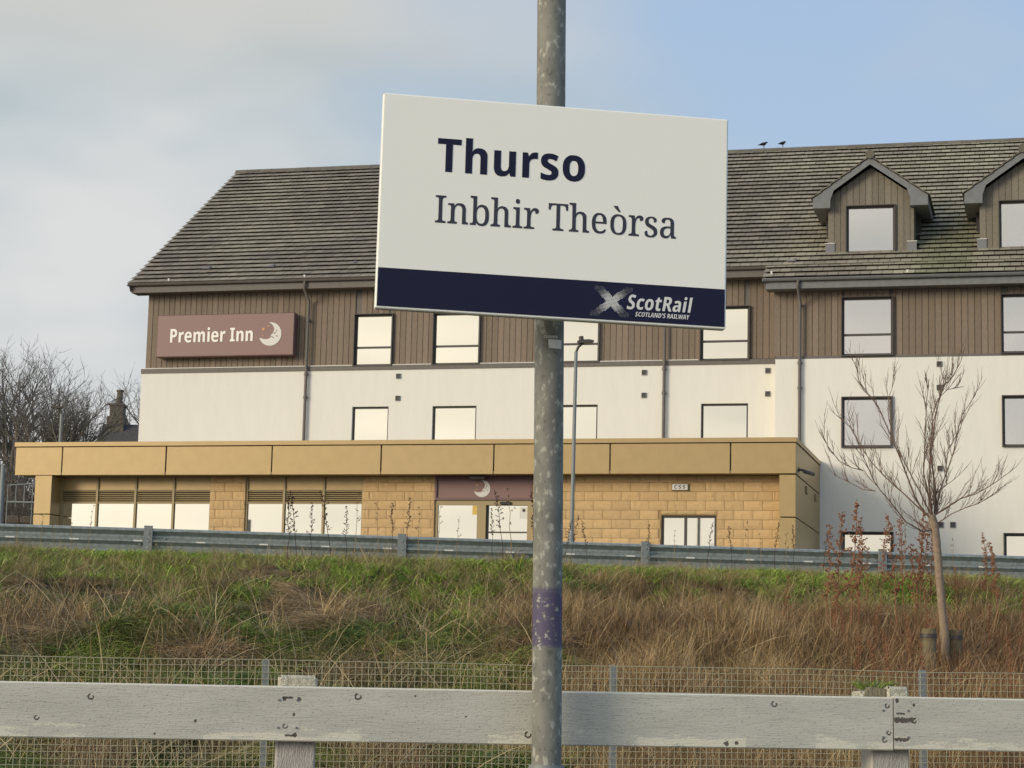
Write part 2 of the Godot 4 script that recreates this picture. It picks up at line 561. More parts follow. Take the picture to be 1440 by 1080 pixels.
func hotel() -> void:
	hotel_root = thing("hotel", "long white and brown hotel with tiled roof, dormers and gold panelled single-storey front", "hotel", HO, -HY)
	var H := hotel_root
	var B := Vector3(0, -HB, 0)
	var xr := 15.0
	# ---- rendered lower walls
	var Lw := [[-13.42, -12.28, 8.0, 9.46], [-10.92, -9.57, 8.0, 9.455], [-7.27, -5.93, 8.0, 9.45], [-2.91, -1.56, 8.0, 9.44]]
	var Rw := [[1.17, 2.53, 8.09, 9.465], [5.51, 6.85, 8.09, 9.455], [9.8, 11.15, 8.09, 9.455], [1.18, 2.54, 4.35, 5.72], [5.52, 6.86, 4.35, 5.70], [9.8, 11.15, 4.35, 5.7]]
	var st := new_st()
	wall_face(st, -20.29, -0.7, HB, 10.56, ZL, Lw, 0.14)
	wall_face(st, -0.7, xr, HB, 10.575, 0.0, Rw, 0.14)
	quad(st, Vector3(-0.7, HB, ZL), Vector3(-0.7, HB, 0), Vector3(-0.7, 10.575, 0), Vector3(-0.7, 10.575, ZL))
	quad(st, Vector3(-20.29, HB, -16.0), Vector3(-20.29, HB, ZL), Vector3(-20.29, 10.56, ZL), Vector3(-20.29, 10.56, -16.0))
	quad(st, Vector3(xr, HB, 0), Vector3(xr, HB, -16.0), Vector3(xr, 10.575, -16.0), Vector3(xr, 10.575, 0))
	quad(st, Vector3(xr, HB, -16), Vector3(-20.29, HB, -16.0), Vector3(-20.29, 10.56, -16.0), Vector3(xr, 10.56, -16))
	quad(st, Vector3(-20.29, 10.56, ZL - 0.1), Vector3(-20.29, 10.56, ZL), Vector3(-0.7, 10.56, ZL), Vector3(-0.7, 10.56, ZL - 0.1))
	quad(st, Vector3(-0.7, 10.575, -0.1), Vector3(-0.7, 10.575, 0), Vector3(xr, 10.575, 0), Vector3(xr, 10.575, -0.1))
	obj("rendered_wall", st, M.render, H, B)
	# ---- upper carcass behind the boards
	var Lu := [[-13.42, -12.25, 10.70, 12.25], [-10.95, -9.54, 10.70, 12.24], [-7.32, -5.93, 10.70, 12.23], [-2.94, -1.55, 10.70, 12.24]]
	var Ru := [[1.16, 2.55, 10.66, 12.29], [5.50, 6.88, 10.66, 12.27], [9.8, 11.15, 10.66, 12.27]]
	st = new_st()
	wall_face(st, -20.18, -0.75, 10.5, 13.2, ZL - 0.1, Lu, 0.1)
	wall_face(st, -0.75, xr - 0.05, 10.5, 12.75, -0.1, Ru, 0.1)
	quad(st, Vector3(-0.75, 10.5, ZL - 0.1), Vector3(-0.75, 10.5, -0.1), Vector3(-0.75, 13.0, -0.1), Vector3(-0.75, 13.0, ZL - 0.1))
	for e in [[-20.18, -1], [xr - 0.05, 1]]:
		var pts := [Vector3(e[0], 10.5, ZL - 0.1), Vector3(e[0], 13.2, ZL - 0.1), Vector3(e[0], 18.5, -8.38), Vector3(e[0], 13.2, -16.0), Vector3(e[0], 10.5, -16.0)]
		for k in [1, 2, 3]:
			tri(st, pts[0], pts[k + 1 if e[1] < 0 else k], pts[k if e[1] < 0 else k + 1], Vector3(e[1], 0, 0))
	obj("upper_wall", st, M.dark_trim, H, B)
	# ---- boards
	var cache := {}
	var nb := 0
	for side in 2:
		var z := (ZL - 0.1) if side == 0 else -0.1
		var x := -20.2 if side == 0 else -0.74
		var xe := -0.76 if side == 0 else 9.0
		var y0 := 10.72 if side == 0 else 10.66
		var y1 := 13.12 if side == 0 else 12.62
		while x < xe:
			var w := minf(0.178, xe - x)
			var cut := y0
			var lo := x
			var hi := x + w
			for h in (Lu if side == 0 else Ru):
				if hi > h[0] + 0.01 and lo < h[1] - 0.01:
					if lo < h[0]:
						hi = minf(hi, h[0])
					elif hi > h[1]:
						lo = h[1]
					else:
						cut = h[3]
			if hi - lo > 0.03 and y1 - cut > 0.1:
				var key := "%d_%d" % [roundi((hi - lo) * 1000), roundi((y1 - cut) * 1000)]
				if not cache.has(key):
					var s2 := new_st()
					bevel_box(s2, Vector3(-(hi - lo) / 2 + 0.006, -(y1 - cut) / 2, 0), Vector3((hi - lo) / 2 - 0.006, (y1 - cut) / 2, 0.034), 0.005)
					cache[key] = s2.commit()
				var o := inst("cladding_board", cache[key], M["cladding%d" % rng.randi_range(0, 4)], H, Vector3((lo + hi) / 2, (cut + y1) / 2 - HB, z + 0.004 + 0.006 * rng.randf()))
				o.rotation.z = rng.randf_range(-0.0006, 0.0006)
				nb += 1
			x += 0.178
	# ---- dark band and flashing under the boards
	st = new_st()
	box(st, Vector3(-20.3, 10.562, ZL - 0.12), Vector3(-0.72, 10.70, ZL + 0.025))
	obj("band", st, M.dark_trim, H, B)
	var cuts := [-20.25, -13.47, -12.2, -11.0, -9.5, -7.37, -5.88, -3.0]
	for k in range(0, cuts.size(), 2):
		st = new_st()
		box(st, Vector3(cuts[k], 10.702, ZL - 0.09), Vector3(cuts[k + 1], 10.722, ZL + 0.02))
		obj("flashing", st, M.plate_white, H, B)
	st = new_st()
	box(st, Vector3(-0.68, 10.577, -0.09), Vector3(xr, 10.66, -0.03))
	obj("band", st, M.dark_trim, H, B)
	# ---- windows
	for h in Lu:
		window(H, h[0], h[1], h[2], h[3], ZL - 0.09, 0.36, true, 0)
	for k in 3:
		var h: Array = Ru[k]
		window(H, h[0], h[1], h[2], h[3], -0.09, 0.36, true, [3, 1, 4][k])
	for h in Lw:
		window(H, h[0], h[1], h[2], h[3], ZL - 0.09, 0.0, false, 0)
	for k in 6:
		var h: Array = Rw[k]
		window(H, h[0], h[1], h[2], h[3], -0.06, 0.0, true, [4, 1, 4, 0, 0, 0][k])
	# ---- square vents
	for p in [[-12.0, 10.365, 0], [-12.0, 9.70, 0], [-4.57, 10.365, 0], [-4.57, 9.70, 0], [-1.0, 10.365, 0], [-1.0, 9.70, 0], [3.82, 10.372, 1], [3.82, 9.72, 1], [3.825, 7.486, 1], [3.834, 5.943, 1], [4.157, 5.944, 1], [7.9, 10.37, 1], [7.9, 9.7, 1]]:
		var z := ZL if p[2] == 0 else 0.0
		var v := hold("wall_vent", H, Vector3(p[0], p[1] - HB, z))
		st = new_st()
		frame_boxes(st, 0.15, 0.15, 0.016, 0.0, 0.03)
		box(st, Vector3(-0.06, -0.06, 0.001), Vector3(0.06, 0.06, 0.005))
		obj("surround", st, M.grey_trim, v)
		st = new_st()
		for k in 4:
			box(st, Vector3(-0.058, -0.05 + k * 0.028, 0.006), Vector3(0.058, -0.036 + k * 0.028, 0.022), Transform3D(Basis(Vector3.RIGHT, 0.0), Vector3.ZERO))
		obj("grille", st, M.frame, v)
	# ---- gutters, fascias, downpipes
	for e in [[-20.62, -0.86, 13.28, ZL + 0.5], [-0.98, xr + 0.3, 12.77, 0.55]]:
		st = new_st()
		var prof := []
		for k in 7:
			var a := PI * k / 6.0
			prof.append(Vector2(cos(a) * 0.062, -sin(a) * 0.075))
		for k in 6:
			var p0: Vector2 = prof[k]
			var p1: Vector2 = prof[k + 1]
			quad(st, Vector3(e[0], e[2] + p0.y, e[3] + p0.x), Vector3(e[0], e[2] + p1.y, e[3] + p1.x), Vector3(e[1], e[2] + p1.y, e[3] + p1.x), Vector3(e[1], e[2] + p0.y, e[3] + p0.x))
		box(st, Vector3(e[0], e[2] - 0.012, e[3] + 0.05), Vector3(e[1], e[2] + 0.012, e[3] + 0.072))
		box(st, Vector3(e[0] - 0.02, e[2] - 0.08, e[3] - 0.065), Vector3(e[0], e[2] + 0.012, e[3] + 0.07))
		obj("gutter", st, M.dark_trim if e[3] < 0 else M.grey_trim, H, B)
		st = new_st()
		var zf: float = e[3] - 0.09
		box(st, Vector3(e[0] + 0.06, e[2] - 0.275, zf - 0.02), Vector3(e[1], e[2] + 0.02, zf + 0.02))
		box(st, Vector3(e[0] + 0.06, e[2] - 0.272, (ZL if e[3] < 0 else 0.0) - 0.06), Vector3(e[1], e[2] - 0.25, zf - 0.021))
		obj("fascia", st, M.dark_trim if e[3] < 0 else M.grey_trim, H, B)
	for p in [[-14.89, ZL, 13.1, 0.43], [-3.975, ZL, 13.1, 0.43], [-0.005, 0.0, 12.6, 0.48]]:
		st = new_st()
		var x: float = p[0]
		var z: float = p[1] + 0.09
		tube(st, [Vector3(x, p[2] + 0.12, p[1] + p[3] + 0.07), Vector3(x, p[2] - 0.12, p[1] + p[3] + 0.07), Vector3(x, p[2] - 0.42, z), Vector3(x, HB + 0.1, z)], [0.04, 0.04, 0.045, 0.045], 10)
		for y in [12.1, 10.45, 9.75, 8.2, 6.4]:
			tube(st, [Vector3(x, y - 0.05, z), Vector3(x, y + 0.05, z)], [0.056, 0.056], 10)
			box(st, Vector3(x - 0.07, y - 0.012, z - 0.1), Vector3(x + 0.07, y + 0.012, z))
		obj("downpipe", st, M.dark_trim, H, B)
	main_roof()
	dormer(0.675, 3.097, 1.204, 2.553)
	dormer(4.905, 7.33, 5.45, 6.78)
	annex()

func main_roof() -> void:
	var H := hotel_root
	var B := Vector3(0, -HB, 0)
	var n := noise(0.16, 300, 3)
	var n2 := noise(0.9, 301, 2)
	var st := new_st()
	var under := new_st()
	var gauge := 0.335
	var cs := cos(atan(PITCH_K))
	var sn := sin(atan(PITCH_K))
	var along := Vector3(0, sn, -cs)
	var up := Vector3(0, cs, sn)
	var r := RandomNumberGenerator.new()
	r.seed = 77
	for part in 2:
		var z0 := -0.14 if part == 0 else 0.61
		var rows := 30 if part == 0 else 3
		var x0 := -20.64 if part == 0 else -1.0
		var x1 := -0.9 if part == 0 else 15.3
		for row in rows:
			var a: float = row * gauge if part == 0 else (row - 2.55) * gauge + 0.02
			if part == 0 and row < 1:
				pass
			var base := Vector3(0, roof_y(-0.14), -0.14) + along * a
			var x := x0 - (0.15 if row % 2 else 0.0)
			var xe := x1 if part == 1 else 15.3
			while x < xe:
				var xa := maxf(x, x0)
				var xb := minf(x + 0.3, xe)
				x += 0.3
				if xb - xa < 0.02:
					continue
				# openings for the dormers
				var mid := (xa + xb) / 2
				var zz := base.z
				if zz < -0.92 and zz > -2.9 and ((mid > 0.68 and mid < 3.09) or (mid > 4.91 and mid < 7.32)):
					continue
				var moss := clampf(0.5 + 0.9 * n.get_noise_2d(mid, a * 1.5) + smoothstep(-4.0, 2.5, mid) * 0.7 - 0.45, 0.0, 1.0)
				var stain := smoothstep(0.5, 0.0, absf(mid - 4.0) - 0.5) * smoothstep(4.0, 1.5, a)
				var c := Vector3(0.235, 0.205, 0.168).lerp(Vector3(0.37, 0.34, 0.25), moss)
				c = c.lerp(Vector3(0.16, 0.175, 0.085), 0.6 * clampf(stain, 0.0, 1.0))
				c *= 1.0 + 0.15 * r.randf_range(-1, 1) + 0.16 * n2.get_noise_2d(mid, a)
				st.set_color(Color(c.x, c.y, c.z))
				var lift := 0.088 + r.randf_range(-0.004, 0.004)
				var sag := r.randf_range(-0.004, 0.004)
				var p0 := base + up * lift + along * sag - along * 0.015
				var p1 := base + along * (gauge + 0.05) + up * 0.012
				var g := 0.007
				var A := Vector3(xa + g, p0.y, p0.z)
				var Bq := Vector3(xb - g, p0.y, p0.z)
				var C := Vector3(xb - g, p1.y, p1.z)
				var D := Vector3(xa + g, p1.y, p1.z)
				var low := -up * 0.014
				quad(st, A, Bq, C, D)
				quad(st, A + low, Bq + low, Bq, A)
				quad(st, D + low, C + low, Bq + low, A + low)
				quad(st, A + low, A, D, D + low)
				quad(st, Bq, Bq + low, C + low, C)
	var o := obj("roof_tiles", st, M.roof_tile, H, B)
	tag(o, "", "", "", "stuff")
	# boarding under the tiles, and the back slope
	for e in [[-20.6, 15.25, -0.18, -8.38], [-0.95, 15.25, 0.58, -0.2]]:
		quad(under, Vector3(e[0], roof_y(e[2]) - 0.02, e[2]), Vector3(e[1], roof_y(e[2]) - 0.02, e[2]), Vector3(e[1], roof_y(e[3]) - 0.02, e[3]), Vector3(e[0], roof_y(e[3]) - 0.02, e[3]))
	quad(under, Vector3(15.25, 13.2, -16.6), Vector3(-20.6, 13.2, -16.6), Vector3(-20.6, 18.72, -8.38), Vector3(15.25, 18.72, -8.38))
	obj("roof", under, M.roof_under, H, B)
	# ridge tiles
	st = new_st()
	var k := 0
	var x := -20.62
	while x < 15.2:
		var f := 1.0 + 0.12 * r.randf_range(-1, 1)
		st.set_color(Color(0.15 * f, 0.135 * f, 0.11 * f))
		var pts := []
		var prof := []
		for q in 7:
			var a := PI * q / 6.0
			prof.append(Vector3(0, sin(a) * 0.13 - 0.04, cos(a) * 0.15))
		var c := Vector3(x, 18.80, -8.40)
		var c2 := c + Vector3(0.445, r.randf_range(-0.006, 0.006), 0)
		for q in 6:
			quad(st, c + prof[q + 1], c + prof[q], c2 + prof[q], c2 + prof[q + 1])
		x += 0.45
		k += 1
	tag(obj("ridge_tiles", st, M.roof_tile, H, B), "", "", "", "stuff")
	# verge strips at the left end
	st = new_st()
	box(st, Vector3(-0.05, -0.02, -9.95), Vector3(0.03, 0.0, 0.0), Transform3D(Basis(Vector3.RIGHT, atan(PITCH_K)), Vector3(-20.6, roof_y(-0.1), -0.1)))
	box(st, Vector3(0.02, -0.22, -9.95), Vector3(0.045, -0.021, 0.0), Transform3D(Basis(Vector3.RIGHT, atan(PITCH_K)), Vector3(-20.6, roof_y(-0.1), -0.1)))
	obj("verge", st, M.dark_trim, H, B)
	st = new_st()
	box(st, Vector3(0.0, -0.2, -0.75), Vector3(0.03, -0.021, 0.0), Transform3D(Basis(Vector3.RIGHT, atan(PITCH_K)), Vector3(-0.97, roof_y(0.55), 0.55)))
	obj("verge", st, M.grey_trim, H, B)
	# small clips that catch the light along the eaves, and the snow guards
	for p in [[-19.3, 13.33, ZL + 0.53], [-14.9, 13.33, ZL + 0.53], [-0.75, 12.9, 0.58], [3.0, 12.85, 0.58]]:
		st = new_st()
		box(st, Vector3(-0.022, 0.0, -0.03), Vector3(0.022, 0.075, 0.0))
		box(st, Vector3(-0.03, 0.06, -0.035), Vector3(0.03, 0.08, 0.005))
		obj("gutter_clip", st, M.plate_white, H, Vector3(p[0], p[1] - HB, p[2]))
	for p in [[-18.4, -0.95], [-16.3, -0.95], [-13.7, -1.0], [-0.3, -0.35]]:
		st = new_st()
		box(st, Vector3(-0.14, 0.0, -0.05), Vector3(0.14, 0.02, 0.05))
		box(st, Vector3(0.08, 0.02, -0.05), Vector3(0.14, 0.06, 0.05))
		var v := obj("tile_vent", st, M.lead, H, Vector3(p[0], roof_y(p[1]) + 0.08 - HB, p[1]))
		v.rotation.x = atan(PITCH_K)

func dormer(x0: float, x1: float, wx0: float, wx1: float) -> void:
	var zf := -0.86
	var cx := (x0 + x1) / 2
	var D := hold("dormer", hotel_root, Vector3(cx, 13.72 - HB, zf))
	var hw2 := (x1 - x0) / 2
	var k := 0.7125                      # slope of the little roof
	var ytop := func(x: float) -> float: return 16.22 - 13.72 - absf(x) * k
	# front boards, cut to the gable
	var x := -hw2
	while x < hw2 - 0.01:
		var xa := x
		var xb := minf(x + 0.178, hw2)
		x += 0.178
		var segs := [[0.0, -1.0]]
		var w0 := wx0 - cx
		var w1 := wx1 - cx
		if xb > w0 + 0.02 and xa < w1 - 0.02:
			segs = [[15.09 - 13.72, -1.0]]
			if xa < w0:
				segs.append([0.0, 15.09 - 13.72, xa, w0])
			if xb > w1:
				segs.append([0.0, 15.09 - 13.72, w1, xb])
		for s in segs:
			var a: float = xa if s.size() < 4 else s[2]
			var b: float = xb if s.size() < 4 else s[3]
			var ta: float = ytop.call(a) if s[1] < 0 else s[1]
			var tb: float = ytop.call(b) if s[1] < 0 else s[1]
			if b - a < 0.03:
				continue
			var st := new_st()
			extrude(st, PackedVector2Array([Vector2(a + 0.006, s[0]), Vector2(b - 0.006, s[0]), Vector2(b - 0.006, tb), Vector2(a + 0.006, ta)]), -0.03, 0.006 * rng.randf())
			obj("cladding_board", st, M["dormer%d" % rng.randi_range(0, 2)], D)
	# cheeks and the wall behind the boards
	var st := new_st()
	for s in [-1.0, 1.0]:
		var X: float = hw2 * s
		var zb := -1.9
		var p := [Vector3(X, -0.1, -0.04), Vector3(X, 1.42, -0.04), Vector3(X, 1.42, zb - 0.3), Vector3(X, 1.3, zb)]
		if s > 0:
			quad(st, p[0], Vector3(X, -0.1, zb), p[2], p[1])
		else:
			quad(st, Vector3(X, -0.1, zb), p[0], p[1], p[2])
	var hole := [[wx0 - cx, wx1 - cx, 0.03, 15.09 - 13.72]]
	wall_face(st, -hw2, hw2, -0.12, 1.4, -0.035, hole, 0.1)
	tri(st, Vector3(-hw2, 1.4, -0.035), Vector3(hw2, 1.4, -0.035), Vector3(0, 2.5, -0.035), Vector3(0, 0, 1))
	obj("cheek", st, M.dark_trim, D)
	window(D, wx0 - cx, wx1 - cx, 0.03, 15.09 - 13.72, -0.06, 0.0, true, 4 if cx < 4 else 1, "")
	# barge boards with boxed feet, soffits and tiles
	var apex := 16.44 - 13.72
	for s in [-1.0, 1.0]:
		st = new_st()
		var e: float = 1.615
		var poly := PackedVector2Array([Vector2(0, apex), Vector2(s * e, apex - e * k), Vector2(s * e, 1.285), Vector2(s * 1.12, 1.285), Vector2(s * 1.12, 1.52), Vector2(s * 1.02, apex - 0.2 - 1.02 * k), Vector2(0, apex - 0.2)])
		extrude(st, poly, 0.26, 0.30)
		obj("barge_board", st, M.grey_trim, D)
		st = new_st()
		box(st, Vector3(minf(s * 1.12, s * e), 1.286, -2.0), Vector3(maxf(s * 1.12, s * e), 1.31, 0.258))
		obj("soffit", st, M.grey_trim, D)
		st = new_st()
		box(st, Vector3(minf(s * (e - 0.02), s * e), 1.311, -2.0), Vector3(maxf(s * (e - 0.02), s * e), 1.56, 0.258))
		obj("fascia", st, M.grey_trim, D)
		st = new_st()
		var r := RandomNumberGenerator.new()
		r.seed = 5
		var rows := 6
		for q in rows:
			var xa: float = s * (e + 0.06 - q * 0.275)
			var xb: float = s * maxf(e + 0.06 - (q + 1) * 0.275 - 0.03, 0.0)
			var ya := apex - absf(xa) * k + 0.075
			var yb := apex - absf(xb) * k + 0.035
			var z := 0.34
			while z > -4.6:
				var f := 1.0 + 0.18 * r.randf_range(-1, 1)
				st.set_color(Color(0.17 * f, 0.155 * f, 0.115 * f))
				var z2 := z - 0.295
				var P := [Vector3(xa, ya, z), Vector3(xa, ya, z2), Vector3(xb, yb, z2), Vector3(xb, yb, z)]
				if s < 0:
					P.reverse()
				quad(st, P[0], P[1], P[2], P[3])
				var lo := Vector3(0, -0.03, 0)
				quad(st, P[3] + lo, P[2] + lo, P[1] + lo, P[0] + lo)
				for w in 4:
					quad(st, P[w] + lo, P[(w + 1) % 4] + lo, P[(w + 1) % 4], P[w])
				z -= 0.3
		tag(obj("roof_tiles", st, M.roof_tile, D), "", "", "", "stuff")
	st = new_st()
	st.set_color(Color(0.14, 0.128, 0.095))
	for q in 8:
		tube(st, [Vector3(0, apex + 0.08, 0.36 - q * 0.45), Vector3(0, apex + 0.08, 0.36 - q * 0.45 - 0.44)], [0.13, 0.118], 10)
	obj("ridge_tiles", st, M.roof_tile, D)
	st = new_st()
	for s in [-1.0, 1.0]:
		box(st, Vector3(s * (hw2 - 0.06) - 0.13, 0.0, -0.02), Vector3(s * (hw2 - 0.06) + 0.13, 0.30, 0.035))
	box(st, Vector3(-hw2 - 0.1, -0.06, -0.02), Vector3(hw2 + 0.1, 0.028, 0.06))
	obj("lead_flashing", st, M.lead, D)
	st = new_st()
	for s in [-1.0, 1.0]:
		box(st, Vector3(s * (hw2 - 0.06) - 0.14, 0.302, -0.02), Vector3(s * (hw2 - 0.06) + 0.14, 0.32, 0.05))
	obj("flashing_edge", st, M.plate_white, D)

const AZ := 5.55
func annex() -> void:
	var H := hotel_root
	var B := Vector3(0, -HB, 0)
	var x0 := -21.1
	var x1 := 0.556
	var zs := AZ - 0.58       # face of the stonework
	var st := new_st()
	# flat roof and soffit
	box(st, Vector3(x0 + 0.08, 7.3, 0.01), Vector3(x1 - 0.08, 7.5, AZ - 0.08))
	box(st, Vector3(x0 + 0.08, 6.80, zs - 0.3), Vector3(x1 - 0.08, 6.86, AZ - 0.02))
	obj("flat_roof", st, M.gold_frame, H, B)
	st = new_st()
	box(st, Vector3(x0, 7.585, AZ - 0.5), Vector3(x1 + 0.02, 7.70, AZ + 0.025))
	box(st, Vector3(x1 - 0.3, 7.585, 0.003), Vector3(x1 + 0.02, 7.70, AZ - 0.501))
	box(st, Vector3(x0, 7.585, -2.0), Vector3(x0 + 0.3, 7.70, AZ - 0.501))
	obj("coping", st, M.gold_panel, H, B)
	# fascia panels
	var j := [x0 + 0.02, -19.65, -16.56, -13.49, -10.41, -7.32, -4.22, -1.10, x1]
	for k in 8:
		st = new_st()
		bevel_box(st, Vector3(j[k] + 0.016, 6.785, AZ - 0.08), Vector3(j[k + 1] - (0.016 if k < 7 else 0.0), 7.562, AZ), 0.008)
		var o := obj("fascia_panel", st, M.gold_panel, H, B)
		o.position.z += rng.randf_range(-0.004, 0.004)
	st = new_st()
	box(st, Vector3(x0 + 0.03, 6.87, AZ - 0.2), Vector3(x1 - 0.02, 7.58, AZ - 0.09))
	obj("fascia_backing", st, M.frame, H, B)
	# corner columns
	st = new_st()
	bevel_box(st, Vector3(-20.44, HB, zs - 0.5), Vector3(-19.935, 5.70, AZ - 0.02), 0.008)
	bevel_box(st, Vector3(-20.44, 5.72, zs - 0.5), Vector3(-19.935, 6.78, AZ - 0.02), 0.008)
	obj("column", st, M.gold_panel, H, B)
	# right-hand end: column front and side panels, with open joints
	var ys := [HB, 5.68, 6.765]
	for k in 2:
		st = new_st()
		bevel_box(st, Vector3(0.142, ys[k] + 0.012, zs - 0.1), Vector3(x1, ys[k + 1] - 0.012, AZ - 0.004), 0.008)
		obj("column_panel", st, M.gold_panel, H, B)
		st = new_st()
		bevel_box(st, Vector3(x1 - 0.06, ys[k] + 0.012, 0.004), Vector3(x1 - 0.001, ys[k + 1] - 0.012, zs - 0.104), 0.008)
		obj("side_panel", st, M.gold_panel, H, B)
	st = new_st()
	bevel_box(st, Vector3(x1 - 0.06, 6.785, 0.004), Vector3(x1 - 0.001, 7.562, AZ - 0.084), 0.008)
	obj("side_panel", st, M.gold_panel, H, B)
	st = new_st()
	box(st, Vector3(x1 - 0.2, HB, 0.002), Vector3(x1 - 0.07, 7.58, AZ - 0.2))
	box(st, Vector3(x0 + 0.4, HB, -2.0), Vector3(x0 + 0.6, 7.4, zs - 0.4))
	obj("side_wall", st, M.frame, H, B)
	# stonework: mortar bed with blocks proud of it
	var areas := [[-15.46, -14.44, []], [-11.09, -9.07, []], [-6.40, 0.142, [-2.97, -1.54, 4.4, 5.77]]]
	for a in areas:
		st = new_st()
		wall_face(st, a[0], a[1], HB, 6.80, zs - 0.018, [a[2]] if a[2].size() else [], 0.12)
		quad(st, Vector3(a[1], HB, zs - 0.018), Vector3(a[1], HB, zs - 0.3), Vector3(a[1], 6.8, zs - 0.3), Vector3(a[1], 6.8, zs - 0.018))
		quad(st, Vector3(a[0], HB, zs - 0.3), Vector3(a[0], HB, zs - 0.018), Vector3(a[0], 6.8, zs - 0.018), Vector3(a[0], 6.8, zs - 0.3))
		obj("mortar_wall", st, M.mortar, H, B)
	var blocks := []
	var r := RandomNumberGenerator.new()
	r.seed = 31
	for v in 5:
		st = new_st()
		var nx := 6
		var ny := 3
		var P := []
		for jy in ny + 1:
			for ix in nx + 1:
				var edge := ix == 0 or iy_edge(jy, ny) or ix == nx
				P.append(Vector3(-0.5 + float(ix) / nx, -0.5 + float(jy) / ny, 0.0 if edge else 0.010 + r.randf_range(-0.007, 0.008)))
		for jy in ny:
			for ix in nx:
				var a0 := jy * (nx + 1) + ix
				quad(st, P[a0], P[a0 + 1], P[a0 + nx + 2], P[a0 + nx + 1])
		var c := [Vector3(-0.5, -0.5, 0), Vector3(0.5, -0.5, 0), Vector3(0.5, 0.5, 0), Vector3(-0.5, 0.5, 0)]
		for q in 4:
			quad(st, c[q] + Vector3(0, 0, -0.03), c[(q + 1) % 4] + Vector3(0, 0, -0.03), c[(q + 1) % 4], c[q])
		blocks.append(st.commit())
	var course := 0.241
	for row in 9:
		var top := 6.865 - row * course
		var bot := top - course
		if top > 6.79: top = 6.79
		for a in areas:
			var x: float = -30.0 + (0.245 if row % 2 else 0.0)
			while x < a[1]:
				var xa := maxf(x, a[0])
				var xb: float = minf(x + 0.49, a[1])
				x += 0.49
				if xb - xa < 0.06:
					continue
				var segs := [[xa, xb, bot, top]]
				if a[2].size():
					var h: Array = a[2]
					if top > h[2] and bot < h[3] + 0.02 and xb > h[0] - 0.04 and xa < h[1] + 0.04:
						segs = []
						if xa < h[0] - 0.1: segs.append([xa, minf(xb, h[0] - 0.02), bot, top])
						if xb > h[1] + 0.1: segs.append([maxf(xa, h[1] + 0.02), xb, bot, top])
						if top > h[3] + 0.1 and xa < h[1] and xb > h[0]: segs.append([maxf(xa, h[0] - 0.02), minf(xb, h[1] + 0.02), h[3] + 0.02, top])
				for q in segs:
					var g := 0.005
					var o := inst("stone_block", blocks[r.randi_range(0, 4)], M["stone%d" % r.randi_range(0, 3)], H, Vector3((q[0] + q[1]) / 2, (q[2] + q[3]) / 2 - HB, zs + r.randf_range(-0.004, 0.004)))
					o.scale = Vector3(q[1] - q[0] - 2 * g, q[3] - q[2] - 2 * g, 1.0)
	# small two-light window
	var zg := zs - 0.12
	var W := hold("window", H, Vector3(-2.255, 5.085 - HB, zg))
	st = new_st()
	frame_boxes(st, 1.43, 1.37, 0.06, 0.0, 0.05)
	box(st, Vector3(-0.125, -0.625, 0.001), Vector3(-0.055, 0.625, 0.055))
	obj("frame", st, M.frame, W)
	for q in [[-0.655, -0.125], [-0.055, 0.655]]:
		st = new_st()
		box(st, Vector3(q[0], -0.625, 0.015), Vector3(q[1], 0.625, 0.022))
		obj("pane", st, M.pane0, W)
	# glazed bays: panel, louvre, panes, posts
	for bay in [[-19.93, -18.85, -17.70, -16.57, -15.46], [-14.42, -13.34, -12.21, -11.09]]:
		for k in bay.size() - 1:
			var a: float = bay[k]
			var b: float = bay[k + 1]
			var G := hold("glazed_bay", H, Vector3((a + b) / 2, HB - HB, zg))
			var hw3 := (b - a) / 2
			st = new_st()
			for s in [-1, 1]:
				box(st, Vector3(s * hw3 - 0.03, 0.0, 0.0), Vector3(s * hw3 + 0.03, 6.80 - HB, 0.075 + 0.002 * s))
			box(st, Vector3(-hw3 + 0.03, 6.42 - HB, 0.0), Vector3(hw3 - 0.03, 6.45 - HB, 0.06))
			box(st, Vector3(-hw3 + 0.03, 6.06 - HB, 0.0), Vector3(hw3 - 0.03, 6.10 - HB, 0.06))
			obj("frame", st, M.gold_frame, G)
			st = new_st()
			box(st, Vector3(-hw3 + 0.03, 6.45 - HB, 0.0), Vector3(hw3 - 0.03, 6.8 - HB, 0.03))
			obj("head_panel", st, M.gold_panel, G)
			st = new_st()
			for q in 6:
				box(st, Vector3(-hw3 + 0.03, -0.003, -0.016), Vector3(hw3 - 0.03, 0.003, 0.016), Transform3D(Basis(Vector3.RIGHT, 0.9), Vector3(0, 6.128 + q * 0.053 - HB, 0.04)))
			tag(obj("louvre", st, M.gold_frame, G), "", "", "", "stuff")
			st = new_st()
			box(st, Vector3(-hw3 + 0.03, 6.10 - HB, -0.05), Vector3(hw3 - 0.03, 6.42 - HB, -0.04))
			obj("louvre_backing", st, M.frame, G)
			st = new_st()
			box(st, Vector3(-hw3 + 0.03, 0.15, 0.012), Vector3(hw3 - 0.03, 6.06 - HB, 0.02))
			obj("pane", st, M.pane0, G)
	# entrance: frame, fixed pane, sliding pane, sensor, stickers
	var E := hold("entrance_door", H, Vector3(-7.74, 0, zg))
	st = new_st()
	for q in [[-1.33, -1.25], [-0.17, 0.07], [1.2, 1.34]]:
		box(st, Vector3(q[0], 0, 0), Vector3(q[1], 6.14 - HB, 0.07))
	box(st, Vector3(-1.33, 6.03 - HB, 0.001), Vector3(1.34, 6.15 - HB, 0.072))
	obj("frame", st, M.gold_frame, E)
	st = new_st()
	box(st, Vector3(-1.25, 0.05, 0.02), Vector3(-0.17, 6.03 - HB, 0.028))
	obj("pane", st, M.pane0, E)
	st = new_st()
	box(st, Vector3(0.07, 0.05, -0.03), Vector3(1.2, 6.03 - HB, -0.022))
	obj("sliding_pane", st, M.pane0, E)
	st = new_st()
